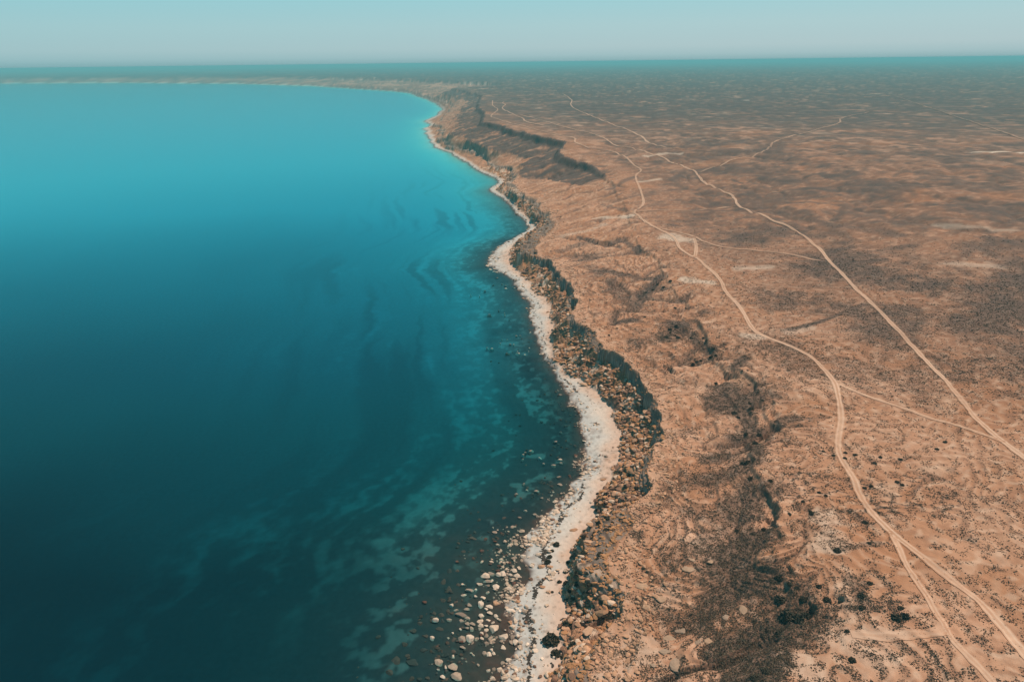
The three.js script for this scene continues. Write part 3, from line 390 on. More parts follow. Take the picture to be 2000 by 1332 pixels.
const NAMED_ROCKS = {0: 'broad pale boulder at the upper left corner of the near boulder field',
 26: 'long narrow grey boulder lying slantwise in the dark near shallows',
 38: 'slim pale boulder farthest left out in the near water',
 40: 'dark grey boulder in the water, a paler one of equal size at its right',
 41: 'pale double topped boulder touching a darker boulder of the same size in the water',
 44: 'notched grey boulder in the water, leftmost of the big ones at the bottom edge',
 45: 'big rounded grey boulder in the water, above the long split boulder at the bottom edge',
 48: 'long split grey boulder in the water at the very bottom edge of the photo',
 62: 'largest tilted pale boulder of the near boulder field, beside brown wet ground',
 66: 'squarish pale boulder standing alone on the brown wet ground next to the grey sand',
 128: 'broad orange brown rock on the edge of the sand, dark shrubs above and behind it',
 146: 'broad flat brown slab high on the rubble slope where the dark cliff face pinches out',
 149: 'long white rock in the water just below the rocky point',
 150: 'small white rock at the water edge right of the long white rock by the point',
 156: 'low long pale rock lying alone in the bay water left of the white beach',
 157: 'smaller of two pale rocks side by side far out in the bay water',
 158: 'larger of two pale rocks side by side far out in the bay water',
 159: 'flat orange rock in the bay water left of the brightest white rock',
 160: 'brightest white rock in the shallows at the bend of the bay shore',
 194: 'long orange rock slab on the slope below the notch in the dark cliff',
 205: 'big orange brown rock at the foot of the slope, right of the largest beach shrub',
 207: 'large tilted brown slab against the foot of the cliff, near the bottom of the photo',
 209: 'tan orange block at the cliff foot just above the large tilted brown slab',
 218: 'upright grey tan slab on the bench left of the dark clump of shrubs',
 221: 'right one of two flat grey slabs lying close together on the bench near the bottom',
 225: 'largest flat grey slab near the bottom edge, on the bench of tan rock',
 226: 'flat tan slab under a dark band of scrub, nearest the cliff rim'};
const ROCKS = [].concat([[-8.8,-160,2.61,2.03,0],[-6.9,-160.9,1.89,1.45,1],[-8.2,-157.9,2.3,1.29,1],[-6.7,-158,0.86,1.58,0],[-4.9,-160.6,1.74,1.74,0],[-3.5,-160.7,1.89,1.89,0],[-0.2,-162.1,1.6,1.6,0],[1.3,-163.2,1.02,1.32,0],[0.6,-159.9,1.88,1.59,0],[-1.3,-160.3,1.3,1.01,0],[-1.8,-154.7,2.22,1.42,0],[-1,-153.3,1.27,0.85,0],[-2.3,-152.3,0.99,0.85,0],[-5.6,-155.5,2.14,1.57,0],[-5.9,-154.4,1.14,1.14,0],[-8.1,-155.9,1.57,1.0,1],[-10.2,-156.7,1.72,1.0,0],[-9.1,-151.2,1.55,1.26,0],[-7.9,-153.4,1.13,1.13,1],[-13,-154.2,2.56,1.42,1],[-11.3,-154.6,0.85,0.85,0],[-14.6,-152.4,1.7,0.71,0],[-11.2,-151.9,0.99,0.85,0],[-15.1,-156.8,1.15,0.72,0],[-17.8,-148.4,1.12,1.12,0],[-16.4,-146.6,1.38,0.83,1],[-14.8,-144.9,3.44,1.65,1],[-14.5,-142.7,1.5,0.96,1],[-13.1,-143.7,1.64,0.96,1],[-18,-143.1,1.51,0.96,1],[-12.9,-141.7,1.49,1.22,1],[-11.6,-141.6,1.49,1.36,1],[-13.1,-140.2,1.22,0.95,1],[-11.7,-139.9,1.08,1.49,1],[-13.5,-147,1.66,1.11,1],[-12.7,-148.6,1.39,1.39,1],[-14.7,-139.8,0.81,0.95,0],[-16.8,-138.5,0.67,1.08,0],[-21.8,-143.1,1.92,1.65,0],[-22,-136.8,1.21,1.21,0],[-14.1,-136.4,2.14,2.0,1],[-12,-136.4,2.27,2.13,0],[-13.7,-133.7,1.59,1.06,1],[-16,-130.7,0.79,0.92,0],[-19.5,-128.9,2.08,1.95,1],[-15.8,-127.6,2.46,2.46,1],[-17.6,-127.6,0.65,1.29,0],[-19.4,-126.8,0.78,0.52,0],[-14.7,-124.6,2.82,2.18,1],[-18.1,-124.6,1.28,1.15,0],[-9.6,-148.5,1.67,2.09,0],[-7.2,-147.8,2.08,1.25,0],[-5.1,-149,2.09,1.39,2],[-8.1,-146.9,1.11,0.97,0],[-7,-145.4,1.65,1.24,0],[-5.3,-144.2,1.23,1.37,0],[-9.3,-144.4,1.64,1.64,0],[-7.4,-142.7,1.36,0.95,0],[-9.6,-142.4,1.77,1.22,0],[-9.4,-140.9,1.49,1.35,0],[-8,-140.8,1.35,0.81,0],[-6.1,-141.7,0.95,0.81,0],[-5.9,-139.5,2.42,2.42,0],[-7.7,-139.2,1.35,1.21,0],[-8.9,-138.2,1.21,1.21,0],[-8.9,-136.6,0.93,1.33,0],[-3.2,-136.5,2.4,2.0,0],[-3.1,-133.4,1.32,1.32,0],[-6.8,-131.2,1.31,1.31,0],[-5.7,-131.5,0.92,1.05,0],[-6.3,-132.5,0.79,1.05,0],[-8,-131.6,1.31,1.31,1],[-1.8,-129,1.55,1.17,0],[-4.1,-126.6,1.41,1.16,0],[-3.3,-128.4,1.16,1.16,1],[-5.8,-123.8,1.27,1.15,0],[-2.1,-124.3,1.15,1.27,0],[-0.7,-123.8,1.4,1.27,0],[0,-130,1.17,1.3,0],[1.1,-132.7,0.92,1.18,0],[0,-134.7,1.45,1.72,0],[-1.5,-141.4,1.22,1.62,2],[0.7,-149,1.53,1.39,2],[1.2,-147.5,1.11,0.97,0],[-0.5,-145.2,1.37,0.82,0],[0.1,-142,1.22,1.22,0],[-9.5,-128,0.78,0.91,1],[-10.9,-131.1,0.78,0.52,0],[0.8,-156.2,1.0,0.71,0],[-7,-166.2,1.33,0.89,0],[-3.3,-165.9,0.89,0.74,0],[-5.5,-126.6,1.03,1.16,1],[-6.9,-126.2,1.03,0.64,0],[-4.8,-143.3,0.68,0.68,0],[-2.8,-139,0.67,0.67,0],[0.2,-168,1.19,1.04,1],[2.6,-168.1,1.79,1.19,0],[7.2,-168.1,1.89,1.26,0],[8,-162.9,2.16,1.54,2],[10.6,-162.6,2.16,1.08,2]],
[[7.8,-153.9,1.79,1.19,2],[5.1,-163.6,1.39,1.39,0],[7.3,-172.5,1.12,0.8,0],[6,-173.9,0.8,0.64,0],[19.5,-244,0.99,0.79,1],[16.6,-236.5,1.93,1.16,1],[6.9,-229.9,2.27,1.7,1],[4.5,-228.6,1.51,0.94,1],[3.7,-226.8,1.12,0.75,0],[3.4,-223.7,1.3,0.93,1],[10.1,-224.5,1.49,0.67,0],[17.7,-223.1,1.85,0.93,0],[17.9,-220.8,1.29,0.92,1],[15,-219.1,1.83,1.1,1],[11.4,-220.4,0.92,0.73,1],[3.5,-207.3,1.23,1.23,1],[4.6,-203.5,1.04,0.76,1],[8,-202.8,1.91,1.04,1],[0.8,-201.2,1.38,0.86,1],[3.8,-191.5,1.33,1.0,1],[1.9,-187.7,1.48,0.99,1],[2.3,-180.5,2.09,1.44,1],[14.3,-196.2,2.04,1.36,0],[19.8,-200.8,1.9,1.55,0],[26.5,-213.4,2.16,1.44,0],[30.3,-215.8,2.18,0.8,2],[32.1,-207,2.12,1.24,2],[19,-178.8,2.71,1.43,2],[21.7,-161.6,3.22,1.9,2],[9.7,-177,2.37,1.9,0],[8.8,-185.1,1.3,1.47,0],[9,-181.8,1.93,1.13,0],[14.3,-189.6,2.32,1.99,0],[16,-190.1,1.33,1.33,0],[9.8,-186.7,1.31,0.98,0],[23.6,-221.3,2.22,1.11,1],[16.5,-211.4,1.78,1.43,1],[16.5,-206.4,1.93,1.4,1],[28.5,-236.2,1.94,1.16,0],[48,-240,2.75,2.36,2],[48.1,-233.9,2.69,2.31,2],[45.7,-240.3,3.15,2.76,2],[49.8,-230.8,1.72,1.91,2],[45.8,-233.7,3.08,2.31,2],[39.7,-216.1,2.73,2.0,2],[43.3,-203.4,2.76,1.55,2],[41.4,-202.1,3.44,3.79,3],[35.4,-185,3.57,1.62,2],[36.6,-212.7,1.08,0.9,0],[-3.8,-435.6,2.37,0.99,0],[1.8,-436.1,1.58,0.87,0],[-10.3,-460.5,2.08,1.25,1],[-26.4,-423.7,0.85,1.16,0],[-20.7,-421.1,0.84,0.77,0],[-17.6,-431.5,1.57,0.71,1],[-12.4,-445,1.82,0.81,1],[-13.5,-385.2,2.84,0.89,1],[-13.2,-334,1.72,0.78,0],[-10.8,-332.6,2.34,0.94,0],[-2.4,-326.1,2.45,0.67,2],[2.9,-325.5,2.3,1.23,0],[6.7,-324.1,1.07,0.92,0],[8.4,-327.9,0.86,0.77,0],[9.2,-332.9,0.78,0.78,0],[2.6,-328.1,0.93,0.62,0],[-1.1,-338.5,1.42,0.95,1],[2.5,-350.2,1.3,0.72,1],[4.5,-350.4,1.3,0.65,0],[-4.1,-383.4,1.06,0.49,0],[-1.4,-375.8,1.04,0.62,0],[-4.3,-387.7,0.71,0.43,0],[-7.9,-392.4,1.08,0.65,1],[9.4,-395.1,1.63,1.27,2],[9.7,-390.1,0.72,0.72,0],[10.1,-355,1.32,0.99,0],[7.7,-414.6,2.27,1.51,2],[-6.3,-446.3,1.62,1.01,1],[-4,-442,1.8,0.88,1],[-5.5,-345.9,0.65,0.52,0],[-2.6,-344.9,0.8,0.45,0],[-6.4,-339.9,0.79,0.51,0],[1,-337.8,0.95,0.51,0],[14.3,-324.1,1.07,0.76,0],[-17.4,-490.4,2.76,2.48,0],[-14.8,-514.9,3.46,2.02,0],[-15.2,-531.3,2.67,1.48,0],[-12.1,-482.1,2.44,1.63,0],[-14.9,-481.2,2.71,1.63,0],[-12.5,-476.1,2.68,1.07,0],[-10.3,-474.1,2.14,1.18,0],[-11.8,-498.4,2.52,1.68,0],[-9,-508.4,2.85,2.28,0],[-7.6,-548.4,2.45,1.53,0],[-3.6,-467.4,2.11,1.05,0],[30.8,-318.7,5.86,2.93,2],[28.9,-304.5,3.29,2.12,3],[33.4,-283.8,4.9,2.23,2],[38.1,-281.6,4.43,2.21,3],[48.5,-234.2,2.31,2.31,2],[43.4,-277.4,4.81,2.19,3]],
[[44.1,-269.4,3.85,2.14,3],[47.5,-262.9,2.52,2.1,3],[47.6,-255.5,2.88,2.47,0],[25.1,-324,4.45,2.97,2],[40.8,-286.2,3.57,2.01,3],[18.6,-133.3,3.09,3.5,2],[19.4,-142.5,1.93,1.93,3],[22.6,-137.9,3.54,3.13,3],[13.5,-150.9,2.22,2.0,2],[24.3,-141.4,3.16,3.16,2],[14.1,-127,3.02,1.61,2],[12.6,-134.5,1.88,1.67,2],[9.4,-151.4,1.33,1.22,2],[17.8,-143.1,1.72,1.72,3],[18.6,-147.9,2.14,1.28,2],[16.9,-120.7,1.74,1.54,0],[14.7,-125.1,1.0,1.0,0],[25.7,-143.6,1.05,1.26,0],[57.1,-132.7,2.36,3.06,5],[52.3,-130.7,1.78,1.64,5],[43.6,-123.6,1.72,1.32,5],[46.2,-123.3,2.38,1.99,5],[37.4,-125.8,3.19,2.26,5],[40.5,-128.7,2.7,1.75,5],[35.8,-121.7,3.92,1.83,5],[37.1,-117.8,3.1,3.61,5],[33.7,-142.3,3.64,2.38,5],[37.5,-137.8,2.63,2.49,5],[33.4,-135,2.18,1.77,5],[46.9,-146.5,3.73,2.44,5],[48.5,-149.9,2.18,1.31,5],[53.1,-148.4,1.74,1.31,5],[31.7,-117.6,1.53,1.28,5],[46.2,-147.2,1.44,1.44,5]]);
const SUNKEN = [[-19.5,-162.8,1.47,1.32],[-17.2,-162.9,1.17,0.88],[-9.6,-162.8,1.46,1.17],[-21,-158.3,1.45,1.74],[-18.9,-155.3,1.57,2.14],[-20.3,-145.3,1.66,1.24],[-18.6,-146.7,1.11,1.25],[-19.9,-143.1,1.1,1.1],[-16.4,-136.5,1.87,1.47],[-15.9,-132.7,1.45,1.19],[-16.7,-150.1,1.26,1.4],[-5.1,-169.3,1.5,1.2],[-4.4,-168.1,1.19,1.19],[-20.3,-130.4,1.31,1.05],[-17.1,-124.2,1.54,1.28],[-22.4,-146,1.11,1.11],[-12.9,-130.3,1.31,1.04],[-10.7,-129.1,1.56,1.04],[-4.8,-131.1,1.05,1.05],[-12.6,-138.3,1.34,1.07],[-30.6,-130.2,2.23,1.95],[-26.2,-129.5,3.6,1.66],[-23.8,-133.3,1.96,1.12],[-27.6,-139.8,2.16,1.44],[-20.4,-140.5,2.01,1.43],[-29,-135.4,1.42,1.13],[-24,-137.9,1.71,1.14],[-22.6,-144.2,1.75,1.31],[-20.4,-150.9,1.49,1.19],[-13,-177.9,2.61,1.14],[-14.6,-177.7,1.31,0.98],[-3.3,-188,1.35,1.01],[-17.8,-146,1.75,1.32],[-20.9,-134.1,2.25,1.4],[-17.7,-127.9,1.92,1.37],[-15.9,-171.5,1.44,0.96],[-25.9,-142.4,1.3,0.87],[-16.5,-157,1.37,1.06],[-31.6,-126.6,1.93,1.24],[-36.5,-138.1,1.3,0.86]];
const R0 = rng(77);
let rockCount = 0;
const NEAR = { rocks: {0: 'broad pale corner boulder',
 26: 'long slanting grey boulder in the shallows',
 38: 'slim outlying pale boulder',
 41: 'pale double topped boulder',
 44: 'notched grey boulder',
 45: 'big rounded grey boulder near the bottom edge',
 48: 'long split grey boulder at the bottom edge',
 62: 'largest tilted pale boulder',
 66: 'lone squarish pale boulder on wet ground',
 97: 'pale slab atop the boulder field',
 128: 'broad orange brown rock at the sand edge',
 146: 'broad flat brown slab under the cliff',
 149: 'long white rock below the point',
 158: 'two pale rocks far out in the bay',
 160: 'brightest white rock of the bay shore',
 194: 'long orange slab below the cliff notch',
 205: 'big orange rock near the beach shrubs',
 207: 'large tilted brown slab at the cliff foot',
 218: 'upright grey tan slab left of the shrub clump',
 221: 'pair of flat grey slabs',
 225: 'largest flat grey slab near the bottom edge'}, shrubs: {0: 'largest round beach shrub',
 53: 'lone dark green shrub above the clump',
 54: 'shrub in the pale rock ring',
 58: 'shrub clump at the gully head',
 61: 'shrub pair beside the winding track'} };             // short names of the singled out stones and shrubs
const ranks = ['', 'second ', 'third ', 'fourth '], told = [];
// names a thing by where it lies from a singled out neighbour: each such phrase is true of one thing only
function byNeighbours(items, anchors, word) {
  const out = items.map(() => null), taken = new Map();
  const pairs = [];
  items.forEach((p, i) => { if (p.named) return; anchors.forEach((a) => { const dx = p.x - a.x, dz = p.z - a.z, d = Math.hypot(dx, dz); if (d < 26) pairs.push([d, i, a.text, Math.abs(dx) > Math.abs(dz) ? (dx > 0 ? 'right of' : 'left of') : dz > 0 ? 'below' : 'above']); }); });
  pairs.sort((p, q) => p[0] - q[0]);
  const place = new Map();
  for (const [, i, text, side] of pairs) {
    const key = word(i) + side + text, n = place.get(key) ?? 0; place.set(key, n + 1);
    if (out[i] || n > 3) continue;
    out[i] = ranks[n] + word(i) + ' ' + side + ' the ' + text;
  }
  return out;
}
function addRock(x, z, w, d, kind, label, group) {
  const mats = stones[['pale', 'wet', 'ochre', 'brown', 'sunk', 'slab'][kind]], slab = kind === 3 || kind === 5 || (kind === 2 && R0() < .4);
  const shapes = slab ? slabShapes : rockShapes, m = new THREE.Mesh(shapes[Math.floor(R0() * shapes.length)], mats[Math.floor(R0() * mats.length)]);
  const g = groundAt(x, z), tall = Math.min(w, d) * (kind === 5 ? .2 : slab ? .34 : .4 + .25 * R0());
  let y, sy = tall;
  if (kind === 4) { y = Math.min(g + tall * .3, -.25 - tall * .4); } else if (g < 0) { const top = tall * (kind === 1 ? .34 : .5), bottom = g - .15; sy = top - bottom; y = (top + bottom) / 2; } else y = g + tall * .24;
  m.position.set(x, y, z); m.scale.set(w * 1.06, sy, d * 1.06); m.rotation.set((R0() - .5) * (slab ? .35 : .3), R0() < .5 ? (R0() - .5) * .5 : Math.PI + (R0() - .5) * .5, (R0() - .5) * (slab ? .4 : .3));
  m.name = numbered(slab ? 'rock_slab' : 'boulder'); m.castShadow = m.receiveShadow = true;
  m.userData = { label, category: slab ? 'rock slab' : 'boulder' }; if (group) m.userData.group = group;
  scene.add(m); rockCount++; return m;
}
const rockWord = (q) => (q.kind === 5 ? 'flat grey slab' : ['pale boulder', 'dull wet boulder', 'orange tan rock', 'brown slab'][q.kind]);
const rockItems = ROCKS.map(([x, z, w, d, kind], i) => { field(x, z, O); return { x, z, named: NAMED_ROCKS[i], kind: kind === 0 && O.zone === 2 ? 2 : kind }; });
const rockTold = byNeighbours(rockItems, rockItems.map((p, i) => ({ x: p.x, z: p.z, text: NEAR.rocks[i] })).filter((a) => a.text), (i) => rockWord(rockItems[i]));
ROCKS.forEach(([x, z, w, d, kind], i) => {
  field(x, z, O);
  if (kind === 0 && O.zone === 2) kind = 2;
  const wet = groundAt(x, z) < 0 ? 1 : 0, text = kind === 5 ? 'flat grey tan slab bedded in the tan bench above the cliff' : WHERE[z > -200 ? 0 : z > -310 ? 1 : z > -455 ? 2 : 3][kind][wet];
  if (NAMED_ROCKS[i] ?? rockTold[i]) addRock(x, z, w * .98, d * 1.05, kind, NAMED_ROCKS[i] ?? rockTold[i]); else addRock(x, z, w * .98, d * 1.05, kind, text, text.replace(/^(\S+ ){1,2}?(boulder|rock|stone|slab|block)/, (m) => m + 's'));
});
const sunkTold = byNeighbours(SUNKEN.map(([x, z]) => ({ x, z })), rockItems.map((p, i) => ({ x: p.x, z: p.z, text: NEAR.rocks[i] })).filter((a) => a.text), () => 'dark sunken boulder');
SUNKEN.forEach(([x, z, w, d], i) => (sunkTold[i] ? addRock(x, z, w, d * 1.3, 4, sunkTold[i]) : addRock(x, z, w, d * 1.3, 4, 'dark reddish boulder lying under shallow water, apart from the boulder field', 'sunken boulders off the beach')));

// the rest of the stones, too many and too small to tell apart
function scatter(name, label, geometry, material, places, tint) {
  const o = new THREE.InstancedMesh(geometry, material, places.length), m = new THREE.Matrix4(), q = new THREE.Quaternion(), e = new THREE.Euler(), c = new THREE.Color();
  places.forEach(([x, y, z, sx, sy, sz, turn, tilt, col], i) => { e.set(tilt, turn, tilt * .7); q.setFromEuler(e); m.compose(new THREE.Vector3(x, y, z), q, new THREE.Vector3(sx, sy, sz)); o.setMatrixAt(i, m); if (tint) o.setColorAt(i, c.setRGB(...col)); });
  o.name = name; o.castShadow = o.receiveShadow = true; o.userData = { kind: 'stuff', label }; scene.add(o); return o;
}
const white = new THREE.MeshPhysicalMaterial({ specularIntensity: .3, color: 0xffffff, vertexColors: true, roughness: .95 });
const R1 = rng(5);
{
  const places = [[], [], []], tones = [[.56, .41, .315], [.44, .325, .25], [.48, .27, .17], [.40, .20, .10], [.20, .11, .075], [.66, .52, .43], [.30, .22, .175], [.12, .055, .04], [.07, .05, .042]];
  for (let k = 0; k < 620000; k++) {
    // points even on the ground between 90 and 900 m, more of them near
    const u = R1(), r = 95 * Math.pow(9.5, u), a = mix(-.32, .38, R1()), x = r * Math.sin(a), z = -r * Math.cos(a); field(x, z, O);
    let p = 0, lo = .35, hi = 1.2, tone = 0; const clump = fbm(x / 14, z / 14, 3), keep = R1();
    if (O.zone === 0) { p = .3 * Math.exp(O.d / 7) * sm(-.15, .4, clump + .05) * sm(420, 120, r); tone = O.h < -.3 ? (R1() < .5 ? 7 : 8) : R1() < .5 ? 6 : 1; hi = 1.2; }
    else if (O.zone === 1) { const near = Math.exp(-O.d / 3.2) * sm(-.3, .2, clump + .15), pilesNear = sm(-142, -150, z) * sm(-205, -188, z) * sm(10, 4, O.d); p = Math.max(near * .22, pilesNear * .55 * sm(-.15, .25, clump), .012 * sm(.1, .4, clump)); tone = R1() < .45 ? 0 : R1() < .35 ? 5 : R1() < .5 ? 1 : R1() < .5 ? 6 : 4; hi = 1.3; lo = .18; }
    else if (O.zone === 2) { p = .4 * sm(-.4, .3, clump + .1); tone = [2, 3, 3, 4, 0, 2, 4][Math.floor(R1() * 7)]; hi = 1.9; }
    else if (O.zone === 3) { p = .1; tone = 3; }
    else if (O.zone >= 4 && O.inland < 10) { p = .05; tone = 2; }
    if (keep > p * .8) continue;
    const s = mix(lo, hi, Math.pow(R1(), 2.6)) * mix(1, 1.5, sm(250, 700, r)), t = tones[tone], v = .8 + .4 * R1();
    places[k % 3].push([x, groundAt(x, z) + s * .16, z, s * (1 + .6 * R1()), s * (.45 + .35 * R1()), s * (.8 + .5 * R1()), R1() * 6.28, (R1() - .5) * .6, [t[0] * v, t[1] * v, t[2] * v]]);
  }
  places.forEach((p, k) => scatter(numbered('loose_stones'), 'loose small stones strewn over the shore and the rubble slope', rockGeometry(301 + k * 3, 1, 8, .04), white, p, true));
}

// ---------------------------------------------------------------- shrubs
function leafMound(seed, n, size) {
  const R = rng(seed), parts = [];
  for (let k = 0; k < n; k++) {
    const a = R() * 6.283, el = Math.asin(R()), rad = (.62 + .42 * R()) * (1 + .28 * n2(Math.cos(a) * 1.6 + seed, Math.sin(a) * 1.6)), s = size * (.6 + .8 * R());
    const g = new THREE.PlaneGeometry(s, s * .7); g.rotateX(R() * 6.283); g.rotateY(R() * 6.283); g.rotateZ(R() * 3);
    g.translate(Math.cos(a) * Math.cos(el) * rad * .5, Math.sin(el) * rad * .42 + .03, Math.sin(a) * Math.cos(el) * rad * .5);
    const v = .6 + .8 * R(), c = []; for (let i = 0; i < 4; i++) c.push(v, v * (.95 + .12 * R()), v * .92); g.setAttribute('color', new THREE.Float32BufferAttribute(c, 3)); parts.push(g);
  }
  return mergeGeometries(parts);
}
const leafMat = new THREE.MeshPhysicalMaterial({ specularIntensity: .3, color: new THREE.Color().setRGB(.062, .052, .040), vertexColors: true, roughness: .95, side: THREE.DoubleSide });
const stemMat = new THREE.MeshStandardMaterial({ color: new THREE.Color().setRGB(.12, .085, .06), roughness: .95 });
function stemGeometry(seed) {
  const R = rng(seed), parts = [];
  for (let k = 0; k < 6; k++) { const g = new THREE.CylinderGeometry(.012, .03, .42, 5); g.translate(0, .21, 0); g.rotateZ(.3 + .6 * R()); g.rotateY(k + R()); parts.push(g); }
  return mergeGeometries(parts);
}
const shrubs = [1, 2, 3, 4].map((k) => { const o = new THREE.Group(), f = new THREE.Mesh(leafMound(k * 31, 300, .17), leafMat), s = new THREE.Mesh(stemGeometry(k * 17), stemMat); f.name = 'foliage'; s.name = 'stem'; for (const m of [f, s]) m.castShadow = m.receiveShadow = true; o.add(f, s); return o; });
const BUSHES = [[9.1,-134.1,3.89],[14,-138.1,2.53],[10.1,-129.5,2.32],[12,-128.3,1.5],[14.9,-154,2.09],[17,-148.5,1.59],[20.1,-146.2,1.56],[17.4,-150.2,1.87],[15,-159.7,1.37],[19.6,-148.2,1.14],[15.4,-149.2,1.31],[10.5,-151.6,0.74],[12.8,-155.4,1.2],[15.8,-143,1.44],[17.9,-141.2,1.85],[14.6,-130.6,1.64],[14.4,-147.7,1.31],[18.9,-145.7,0.86],[20.1,-145.1,1.42],[15.8,-146.2,1.15],[16.7,-144.4,1.3],[15.6,-127.3,1.2],[9.9,-164.4,1.71],[10.7,-166.7,1.25],[13.1,-172.2,1.75],[11.5,-169.5,1.11],[20.3,-163.8,1.21],[28.3,-165.9,1.06],[27,-164.7,1.51],[27.9,-169.7,1.69],[29.4,-168.5,0.92],[19.7,-155.8,1.75],[24,-154.5,1.75],[23,-153,1.01],[17.9,-162.3,1.38],[16,-163.4,1.24],[23.9,-165.7,1.37],[25.5,-169.1,1.69],[31,-190.7,2.03],[35,-197.2,1.57],[35.3,-192.8,1.37],[33.2,-190.7,1.52],[37.4,-191.7,1.69],[29.9,-187,1.51],[27.9,-187.4,1.35],[29.9,-185.9,1.34],[29,-198.2,1.05],[38.3,-204.3,1.43],[68.6,-140.3,2.01],[70,-137.3,1.42],[71.5,-136.1,1.14],[76.5,-135.2,1.43],[71.7,-132.4,1.68],[66.9,-134.1,2.4],[77,-131.2,1.97],[84.3,-130,1.7],[69.4,-129.8,1.94],[66,-127.6,3.56],[67.5,-125.8,2.86],[70.3,-127.3,2.34],[62.8,-123.2,2.56],[89.3,-123,2.66],[91.4,-123.2,1.97],[58.7,-128.9,1.24],[83,-126.5,1.4],[79.6,-129.6,1.41],[76.5,-120.1,1.08],[54.6,-110.5,1.76],[51.4,-108.4,1.73],[85.1,-232.1,2.0],[85.7,-228.6,1.38],[91.9,-233.2,1.81],[84.7,-216.5,1.71],[92.4,-236.3,1.42],[89.6,-216.6,1.73],[85.4,-208.8,2.04],[85.6,-258.7,1.73],[98.6,-259.6,1.09],[96.5,-259.9,0.87],[97.4,-237.3,1.43],[82.7,-320.2,1.78],[78.6,-316.5,1.76],[78.3,-313.6,1.25],[75,-307.2,1.96],[80,-310.4,1.48],[81,-308,2.22],[86.7,-305.6,1.72],[91.7,-302.8,1.22],[92.4,-298.9,1.94],[91.6,-285.9,1.63],[89.3,-279.6,2.06],[90.9,-279.1,1.6],[84.5,-279.1,1.6],[82.7,-279.2,1.37],[80.9,-278.4,1.82],[87.8,-345.3,1.63],[78.1,-195,1.76],[76.7,-195,1.76],[75.9,-185.1,1.53],[64.4,-161.7,1.24],[71.5,-160.5,1.55],[67.8,-159,1.23],[80.8,-181.8,1.35],[89.3,-381.5,1.77],[86.7,-386.4,1.49],[82.8,-381.3,1.77],[93.9,-385.4,1.79],[78,-376.2,1.74],[93.2,-344,1.36],[69,-331.6,1.3],[47.7,-311,1.22],[27.6,-307.2,1.94],[32.1,-297.6,2.12],[17.7,-478.3,1.78],[86.5,-164.5,1.44],[99,-158.4,1.44],[86,-146.8,1.81],[91.6,-125.7,1.28],[74.1,-112.2,1.83],[88.8,-134.6,1.31],[106.3,-194.7,1.28],[110.9,-196.3,1.29],[109.1,-192.7,1.27],[116.6,-188.4,1.27],[119.8,-191.3,1.29],[113.2,-194.4,1.29],[104.1,-197.6,1.28],[125.4,-189.6,1.3],[139.9,-194.4,1.35],[86,-169.4,1.14],[92.6,-173.6,1.17],[93.7,-171.6,1.16],[118.5,-175.5,1.23],[107.2,-175.5,1.2],[109.6,-176.2,1.21],[117.9,-177.2,1.23],[145.1,-198.6,1.38],[86.3,-164.8,1.12],[79.5,-163.1,1.1],[85.9,-146.2,1.05],[95.7,-149.2,1.08]];
const NAMED_SHRUBS = {0: 'largest round dark shrub on the pale beach near the bottom of the photo',
 1: 'dark oval shrub on the pale sand, up and right of the largest beach shrub',
 2: 'dark oval shrub on the beach just below the largest beach shrub',
 3: 'small grey shrub touching the right side of the lowest beach shrub',
 11: 'tiny dark shrub alone in the middle of the pale sand',
 26: 'small dark shrub alone on the sand above the broad orange brown rock',
 53: 'round dark green shrub standing alone on dark ground above the gully clump',
 54: 'round dark shrub inside the pale rock ring right of the gully head',
 55: 'lone small dark shrub right of the rock ring, left of the split tracks',
 57: 'biggest dark shrub in the clump at the head of the gully, left end',
 58: 'dark shrub in the middle of the clump at the gully head',
 59: 'dark shrub at the right end of the clump at the gully head',
 60: 'low dark shrub under the gully edge, below the clump',
 61: 'larger dark shrub of the pair beside the winding track near the bottom right',
 62: 'smaller dark shrub of the pair beside the winding track near the bottom right',
 113: 'lone dark shrub at the far end of the dark cliff above the rocky point'};
const R2 = rng(21);
const bushItems = BUSHES.map(([x, z], i) => ({ x, z, named: NAMED_SHRUBS[i] }));
const bushTold = byNeighbours(bushItems, [...bushItems.map((p, i) => ({ x: p.x, z: p.z, text: NEAR.shrubs[i] })), ...rockItems.map((p, i) => ({ x: p.x, z: p.z, text: NEAR.rocks[i] }))].filter((a) => a.text), () => 'dark shrub');
BUSHES.forEach(([x, z, w], i) => {
  field(x, z, O);
  const o = shrubs[i % 4].clone(), g = groundAt(x, z), low = O.zone < 3, s = w * (low ? 1.1 : .95);
  o.name = numbered('shrub'); o.position.set(x, g - .02 * w, z); o.scale.set(s * (.9 + .3 * R2()), s * (.75 + .2 * R2()), s * (.9 + .3 * R2())); o.rotation.y = R2() * 6.28;
  const text = NAMED_SHRUBS[i] ?? bushTold[i] ?? (low ? (O.zone < 2 ? 'dark shrub growing on the open pale sand of the beach' : z > -170 ? 'dark shrub among the rubble at the foot of the near slope' : 'dark shrub on the rubble slope behind the grey sand')
    : z > -142 ? 'dark low shrub on tan ground near the bottom, around the gully and the tracks' : z > -215 ? 'small dark shrub on the tan ground between the cliff and the winding track' : 'small dark shrub along the stony gullies above the bay');
  o.userData = { label: text, category: 'shrub' }; if (!NAMED_SHRUBS[i] && !bushTold[i]) o.userData.group = text.replace(/shrub/, 'shrubs');
  scene.add(o);
});

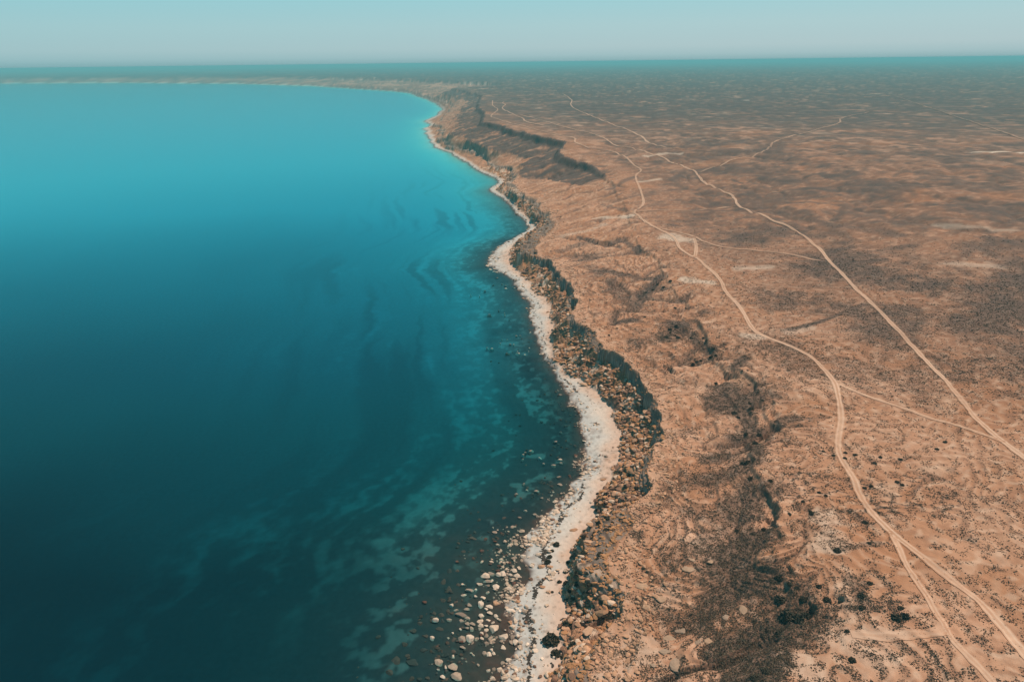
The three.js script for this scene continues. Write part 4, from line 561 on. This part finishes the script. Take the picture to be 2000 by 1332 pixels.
// low scrub and dark stones on the dry ground: nobody could count them
{
  const places = [[], []], tuft = [leafMound(401, 9, .55), leafMound(433, 12, .5)].map((g) => { g.scale(1, .8, 1); return g; });
  for (let k = 0; k < 9000000; k++) {
    const r = 82 * Math.pow(7.2, R1()), a = mix(-.1, .93, R1()), at = locate(RR, r) * NT + locate(TH, a), zone = ZONE[at], die = R1();
    if (zone < 4) { if (zone !== 2 || die > .012) continue; }
    const x = r * Math.sin(a), z = -r * Math.cos(a), v = SCRUB[at], p = sm(595, 340, r) * clamp(v) * mix(.2, .7, sm(-.3, .3, n2(x / 2.2, z / 2.2))) * .5 + .085 * sm(595, 340, r) * sm(-.25, .4, n2(x / 3.1, z / 3.1) + .4 * n2(x / 17, z / 17));
    if (zone >= 4 && die > p * (r < 330 ? 1 : .6)) continue;
    const s = mix(.11, .38, Math.pow(R1(), 3.4)) * mix(1, 1.8, sm(180, 560, r)), q = .7 + .6 * R1(), t = R1();
    const c = t < .55 ? [.105, .080, .070] : t < .85 ? [.16, .105, .074] : [.085, .078, .060];
    places[k & 1].push([x, groundAt(x, z) - .01, z, s, s * (.7 + .5 * R1()), s, R1() * 6.28, 0, [c[0] * q, c[1] * q, c[2] * q]]);
  }
  const m = new THREE.MeshPhysicalMaterial({ specularIntensity: .2, color: 0xffffff, vertexColors: true, roughness: .97, side: THREE.DoubleSide });
  places.forEach((p, k) => scatter(numbered('scrub'), 'low dark scrub speckling the dry ground', tuft[k], m, p, true));
  console.log('scrub', places[0].length + places[1].length);
}
// seaweed thrown up in lines on the beach
{
  const places = [];
  for (let k = 0; k < 150000; k++) {
    const r = 110 * Math.pow(4.2, R1()), a = mix(-.12, .12, R1()), x = r * Math.sin(a), z = -r * Math.cos(a); field(x, z, O); if (O.zone !== 1) continue;
    const line = Math.abs(O.u - .46 - .14 * n2(z / 25, 3.3)), v = sm(.07, 0, line) * sm(-.3, .15, fbm(x / 9 + 9, z / 9, 2)) * .9 + sm(.3, .55, fbm(x / 6, z / 6 + 80, 2)) * .14; if (R1() > v) continue;
    const s = mix(.25, .75, R1() ** 2); places.push([x, groundAt(x, z) + .03, z, s * (1 + R1()), s * .3, s, R1() * 6.28, 0, [.05, .04, .035]]);
  }
  scatter('seaweed', 'dark dried seaweed in broken lines along the beach', rockGeometry(511, 1, 6, .2), white, places, true);
}
console.log('grid', NT, NR, 'rocks', rockCount);
renderer.render(scene, camera);
